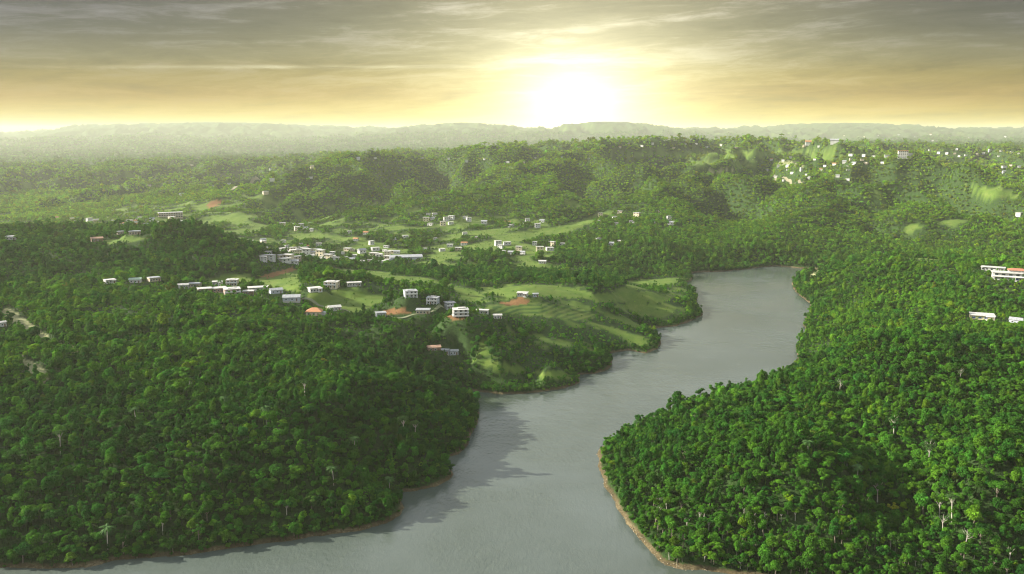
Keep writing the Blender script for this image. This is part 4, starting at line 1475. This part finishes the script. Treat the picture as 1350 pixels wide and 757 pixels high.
def window(parent, x, y, z, w, h, glass=None, side=False):
    if side:
        fr = add('window', parent, [(x, y, z, 0.10, w + .24, h + .24)], M_TRIM)
        sg = 1 if x > 0 else -1
        add('pane', fr, [(x + sg * 0.055, y, z, 0.06, w, h)], glass or M_GLASS)
    else:
        fr = add('window', parent, [(x, y, z, w + .24, 0.10, h + .24)], M_TRIM)
        add('pane', fr, [(x, y - 0.055, z, w, 0.06, h)], glass or M_GLASS)
    return fr


def build_house(x, y, z, w, style, turn, label):
    base, _, colname = style.partition('_')
    dp = w * hw[base][1]
    h = hw[base][2]
    root = bpy.data.objects.new({'villa': 'villa', 'gable': 'cottage', 'bungalow': 'bungalow', 'two': 'house', 'stilt': 'house', 'long': 'house', 'hip': 'house'}[base], None)
    COL.objects.link(root)
    az_ = -math.atan2(x, y)
    rot = az_ + R(turn)
    root.rotation_euler = (0, 0, rot)
    cr_, sr_ = math.cos(rot), math.sin(rot)
    zs = [ground(x + cr_ * u * w / 2 - sr_ * v * dp / 2, y + sr_ * u * w / 2 + cr_ * v * dp / 2) for u in (-1, 1) for v in (-1, 1)]
    zb = max(zs) - 0.25 * (max(zs) - min(zs))
    root.location = (x, y, zb)
    drop = zb - min(zs) + 0.8
    tag(root, label, 'house', 'houses of the lakeside village' if base != 'villa' else None)
    f = -dp / 2
    wallm = MW.get(colname, MW['white'])
    if base != 'stilt':
        add('foundation', root, [(0, 0, -drop / 2, w + .15, dp + .15, drop)], M_SLAB)
    if base == 'bungalow':
        add('wall', root, [(0, 0, h / 2, w, dp, h)], wallm)
        add('roof', root, [(0, -0.25, h + .12, w + 1.0, dp + 1.5, .24), (0, 0.1, h + .30, w * .9, dp * .9, .12)], MR['white'] if colname in ('white', 'yellow', 'brown') else MR['tin'])
        nwin = 3 if w > 9 else 2
        for k in range(nwin):
            window(root, (-.5 + (k + .5) / (nwin + 1)) * w, f - 0.05, 1.7, w * .13, 1.2, M_BGLASS if colname == 'yellow' else None)
        dr = add('door', root, [(w * .36, f - .05, 1.05, 1.0, .1, 2.1)], M_WOOD)
        window(root, w / 2 + .05, 0, 1.7, 1.2, 1.1, side=True)
        window(root, -w / 2 - .05, 0, 1.7, 1.2, 1.1, side=True)
        if colname in ('white', 'yellow'):
            add('porch', root, [(w * .3, f - 1.2, .08, w * .34, 2.4, .16), (w * .45, f - 2.2, 1.7, .22, .22, 3.2), (w * .15, f - 2.2, 1.7, .22, .22, 3.2), (w * .3, f - 1.3, 3.28, w * .38, 2.6, .14)], M_TRIM)
    elif base == 'two':
        add('wall', root, [(0, 0, h / 2, w, dp, h)], wallm)
        add('roof', root, [(0, -.35, h + .12, w + .9, dp + 1.6, .24), (0, .5, h + .5, w * .5, dp * .5, .52)], MR['white'] if colname != 'grey' else MR['tin'])
        bal = add('balcony', root, [(0, f - .95, 3.15, w + .2, 1.9, .22)], M_SLAB)
        add('railing', bal, [(0, f - 1.82, 3.75, w + .1, .1, .95)], M_TRIM)
        for u in (-.47, -.16, .16, .47):
            add('column', root, [(u * w, f - 1.7, 1.5, .3, .3, 3.05)], M_TRIM)
            add('column', root, [(u * w, f - 1.7, 4.45, .26, .26, 2.4)], M_TRIM)
        for zz in (1.6, 4.4):
            for u in (-.32, 0.05, .34):
                window(root, u * w, f - .05, zz, w * .13, 1.35)
            for sx in (-1, 1):
                window(root, sx * (w / 2 + .05), dp * .1, zz, 1.3, 1.2, side=True)
        add('door', root, [(-w * .14, f - .05, 1.08, 1.0, .12, 2.16)], M_WOOD)
    elif base == 'stilt':
        for u in (-.46, -.15, .15, .46):
            for v in (-.46, .46):
                add('stilt', root, [(u * w, v * dp, -.9, .45, .45, 4.2)], M_SLAB)
        add('wall', root, [(0, .5, 1.4 + h / 2, w, dp - 1.0, h), ], wallm)
        add('floor_slab', root, [(0, -.3, 1.25, w + 1.2, dp + 2.4, .3)], M_SLAB)
        bal = add('balcony', root, [(0, f - .9, 3.9, w + 1.0, 2.2, .24)], M_SLAB)
        add('railing', bal, [(0, f - 1.9, 4.45, w + .9, .1, .9)], M_TRIM)
        add('railing', root, [(0, f - 1.45, 1.9, w + 1.0, .1, .9)], M_TRIM)
        for u in (-.48, -.16, .16, .48):
            add('column', root, [(u * w, f - 1.75, 2.59, .3, .3, 2.36)], M_TRIM)
            add('column', root, [(u * w, f - 1.75, 5.15, .28, .28, 2.26)], M_TRIM)
        add('roof', root, [(0, -.4, 1.4 + h + .13, w + 1.2, dp + 1.9, .26), (w * .1, .8, 1.4 + h + .65, w * .55, dp * .5, .8)], MR['white'])
        for zz in (2.6, 5.1):
            for u in (-.34, 0, .34):
                window(root, u * w, f + .95, zz, w * .14, 1.3)
        add('door', root, [(w * .17, f + .94, 2.5, 1.0, .12, 2.1)], M_WOOD)
    elif base == 'gable':
        add('wall', root, [(0, 0, h / 2, w, dp, h)], MW['brown'] if colname == 'brown' else MW['white'] if colname in ('white', 'green') else MW['grey'])
        gable_roof(root, w, dp, h + .01, dp * .2, {'white': MR['white'], 'grey': MR['tin'], 'green': MR['green'], 'brown': MR['brown']}[colname])
        for u in (-.3, .05):
            window(root, u * w, f - .05, 1.6, min(1.3, w * .15), 1.1)
        add('door', root, [(w * .32, f - .05, 1.05, .95, .1, 2.1)], M_WOOD)
    elif base == 'long':
        add('wall', root, [(0, 0, h / 2, w, dp, h)], wallm)
        add('roof', root, [(0, -.5, h + .12, w + 1.2, dp + 2.0, .24)], MR['white'])
        for u in (-.42, -.25, -.05, .16, .4):
            window(root, u * w, f - .05, 1.75, w * .09, 1.3)
        add('door', root, [(w * .28, f - .05, 1.05, 1.0, .1, 2.1)], M_WOOD)
        for u in (-.48, -.16, .16, .48):
            add('column', root, [(u * w, f - 1.2, h / 2, .22, .22, h)], M_TRIM)
    elif base == 'hip':
        add('wall', root, [(0, 0, h / 2, w, dp, h)], MW['cream'])
        rf = gable_roof(root, w, dp, h + .01, dp * .3, MR['orange'], .7, 0.9)
        for u in (-.32, .02):
            window(root, u * w, f - .05, 1.65, w * .14, 1.2)
        add('door', root, [(w * .3, f - .05, 1.05, 1.0, .1, 2.1)], M_WOOD)
        add('wing', root, [(w * .62, .6, 1.3, w * .34, dp * .6, 2.6)], MW['white'])
    elif base == 'villa':
        add('lower_wall', root, [(0, 0, 1.7, w, dp, 3.4)], MW['white'])
        add('upper_wall', root, [(-w * .08, .8, 5.15, w * .84, dp * .8, 3.3)], MW['white'])
        add('top_wall', root, [(w * .2, 2.2, 8.0, w * .5, dp * .5, 2.4)], MW['white'])
        t1 = add('terrace', root, [(0, f - 1.0, 3.5, w + .6, 2.6, .25)], M_SLAB)
        add('railing', t1, [(0, f - 2.2, 4.1, w + .4, .12, .95)], M_TRIM)
        add('roof_slab', root, [(-w * .08, .3, 6.93, w * .9, dp * .98, .25)], MR['white'])
        gable_roof(root, w * .5, dp * .55, 9.22, 1.6, MR['terracotta'], .8, .8).location = (w * .2, 2.2, 0)
        g2_ = gable_roof(root, w * .3, dp * .5, 3.42, 1.3, MR['terracotta'], .5, .8)
        g2_.location = (w * .62, 1, 0)
        add('garage', root, [(w * .62, 1, 1.7, w * .28, dp * .5, 3.38)], MW['white'])
        add('annex', root, [(w * .1, f - 4.0, -1.0, w * .16, 3.5, 3.6)], MW['white'])
        for u in (-.4, -.2, 0, .2, .4):
            window(root, u * w, f - .05, 1.8, w * .09, 1.6, M_BGLASS if u > 0 else None)
        for u in (-.38, -.18, .02, .22):
            window(root, u * w, dp * -.4 + .8 - .05, 5.2, w * .10, 1.6)
        for u in (-.45, -.15, .15, .45):
            add('column', root, [(u * w, f - 1.9, 1.7, .35, .35, 3.4)], M_TRIM)
        add('door', root, [(w * .3, f - .05, 1.1, 1.1, .12, 2.2)], M_WOOD)
    return root


for p in placed:
    build_house(*p)

# far houses: wall + roof, four patterns copied
far_protos_h = []


def far_pattern(wm_, rm_, gable, storeys):
    w, dp, h = 1.0, 0.75, 0.33 * storeys
    v, f = boxes([(0, 0, h / 2 - 0.15, w, dp, h + 0.3)])
    me = np_mesh('wall', v, f)
    me.materials.append(wm_)
    mw_ = []
    for s in range(storeys):
        for u in (-.26, .22):
            v, f = boxes([(u, -dp / 2 - .004, .17 + .33 * s, .17, .012, .14)])
            q = np_mesh('window', v, f)
            q.materials.append(M_GLASS)
            mw_.append(q)
    if gable:
        tmp = gable_roof(None, w, dp, h + .001, .2, rm_, .06)
        me2 = tmp.data
        bpy.data.objects.remove(tmp)
        for vv in me2.vertices:
            pass
    else:
        v, f = boxes([(0, -.02, h + .02, w + .1, dp + .16, .04)])
        me2 = np_mesh('roof', v, f)
        me2.materials.append(rm_)
    return me, mw_, me2


PATS = [('white flat roofed', far_pattern(MW['white'], MR['white'], False, 1)), ('white two storey', far_pattern(MW['white'], MR['white'], False, 2)),
        ('beige flat roofed', far_pattern(MW['beige'], MR['white'], False, 1)), ('pale tin roofed', far_pattern(MW['white'], MR['tin'], True, 1)),
        ('cream two storey', far_pattern(MW['cream'], MR['white'], False, 2)), ('red roofed', far_pattern(MW['white'], MR['orange'], True, 1))]
# the thickness of a unit gable roof is set for full-size houses: thin it
for nm, (a_, w_, r_) in PATS:
    if len(r_.vertices) == 12:
        for vv in list(r_.vertices)[6:]:
            vv.co.z = r_.vertices[vv.index - 6].co.z + 0.03
hr = random.Random(9)
for x, y, z, w, label, group in far_placed:
    nm, (ma, mw_, mr_) = hr.choices(PATS, [4, 2.5, 1.2, 2, 1, 0.7])[0]
    root = bpy.data.objects.new('distant_house', None)
    COL.objects.link(root)
    root.location = (x, y, z + 0.8)
    root.rotation_euler = (0, 0, -math.atan2(x, y) + hr.uniform(-.6, .6))
    root.scale = (w, w * hr.uniform(.7, 1), w * hr.uniform(.85, 1.1))
    tag(root, f'{nm} house {label}', 'house', group)
    new_obj('wall', ma, root)
    if math.hypot(x, y) < 1750:
        for q in mw_:
            new_obj('window', q, root)
    new_obj('roof', mr_, root)

for x, y, z, w, style, label, name, cat in sp_placed:
    root = bpy.data.objects.new(name.replace(' ', '_'), None)
    COL.objects.link(root)
    root.location = (x, y, z)
    root.rotation_euler = (0, 0, -math.atan2(x, y) + R(6))
    tag(root, label, cat)
    if style == 'school':
        dp, h = w * .25, 10.0
        add('wall', root, [(0, 0, h / 2 - 1, w, dp, h + 2)], MW['beige'])
        add('roof', root, [(0, 0, h + .2, w + 1.2, dp + 1.2, .4)], MR['white'])
        for s in range(3):
            add('gallery', root, [(0, -dp / 2 - 1, 3.2 * (s + 1) - .1, w, 2.0, .5)], MW['white'])
            [add('window', root, [((k - 4.5) * w / 10, -dp / 2 - .06, 3.2 * s + 1.8, w * .06, .12, 1.5)], M_GLASS) for k in range(10)]
    elif style == 'shed':
        dp, h = w * .4, 6.0
        add('wall', root, [(0, 0, h / 2 - 1, w, dp, h + 2)], MW['grey'])
        gable_roof(root, w, dp, h + .01, 2.4, MR['tin'], .6)
        [add('loading_door', root, [((k - 1.5) * w / 4, -dp / 2 - .06, 2.2, 4.5, .12, 4.2)], M_GLASS) for k in range(4)]
    elif style == 'block':
        dp, h = w * .6, 12.0
        add('wall', root, [(0, 0, h / 2 - 1, w, dp, h + 2)], MW['cream'])
        add('roof', root, [(0, 0, h + .2, w + .8, dp + .8, .4), (w * .2, 0, h + 1.3, w * .3, dp * .4, 2.0)], MR['white'])
        for s in range(4):
            [add('window', root, [((k - 2) * w / 5, -dp / 2 - .06, 3.0 * s + 1.7, w * .1, .12, 1.4)], M_GLASS) for k in range(5)]
    else:
        dp, h = w * .6, 16.0
        add('wall', root, [(0, 0, h / 2 - 2, w, dp, h + 4)], MW['white'])
        add('roof', root, [(0, 0, h + .4, w + 1.5, dp + 1.5, .8)], MR['terracotta'])
        add('wing', root, [(w * .7, 2, h * .35 - 2, w * .5, dp * .7, h * .7 + 4)], MW['white'])
        for s in range(5):
            [add('window', root, [((k - 2) * w / 5, -dp / 2 - .06, 3.2 * s + 1.7, w * .1, .12, 1.5)], M_GLASS) for k in range(5)]

# ------------------------------------------------------------------ haze
HAZE_TOP = float(GZ.max()) + 6
hv, hf = boxes([(0, 9800, (HAZE_TOP - 5.5) / 2, 28200, 20600, HAZE_TOP + 5.5)])
hm = np_mesh('haze', hv, hf)
mh = bpy.data.materials.new('haze')
mh.use_nodes = True
nt = mh.node_tree
nt.nodes.clear()
mo = nt.nodes.new('ShaderNodeOutputMaterial')
pv = nt.nodes.new('ShaderNodeVolumePrincipled')
pv.inputs['Color'].default_value = (0.95, 1.0, 0.84, 1)
pv.inputs['Density'].default_value = 0.000036
pv.inputs['Anisotropy'].default_value = 0.22
nt.links.new(pv.outputs[0], mo.inputs['Volume'])
hm.materials.append(mh)
tag(new_obj('haze', hm), 'pale golden haze filling the valley', 'haze', kind='stuff')
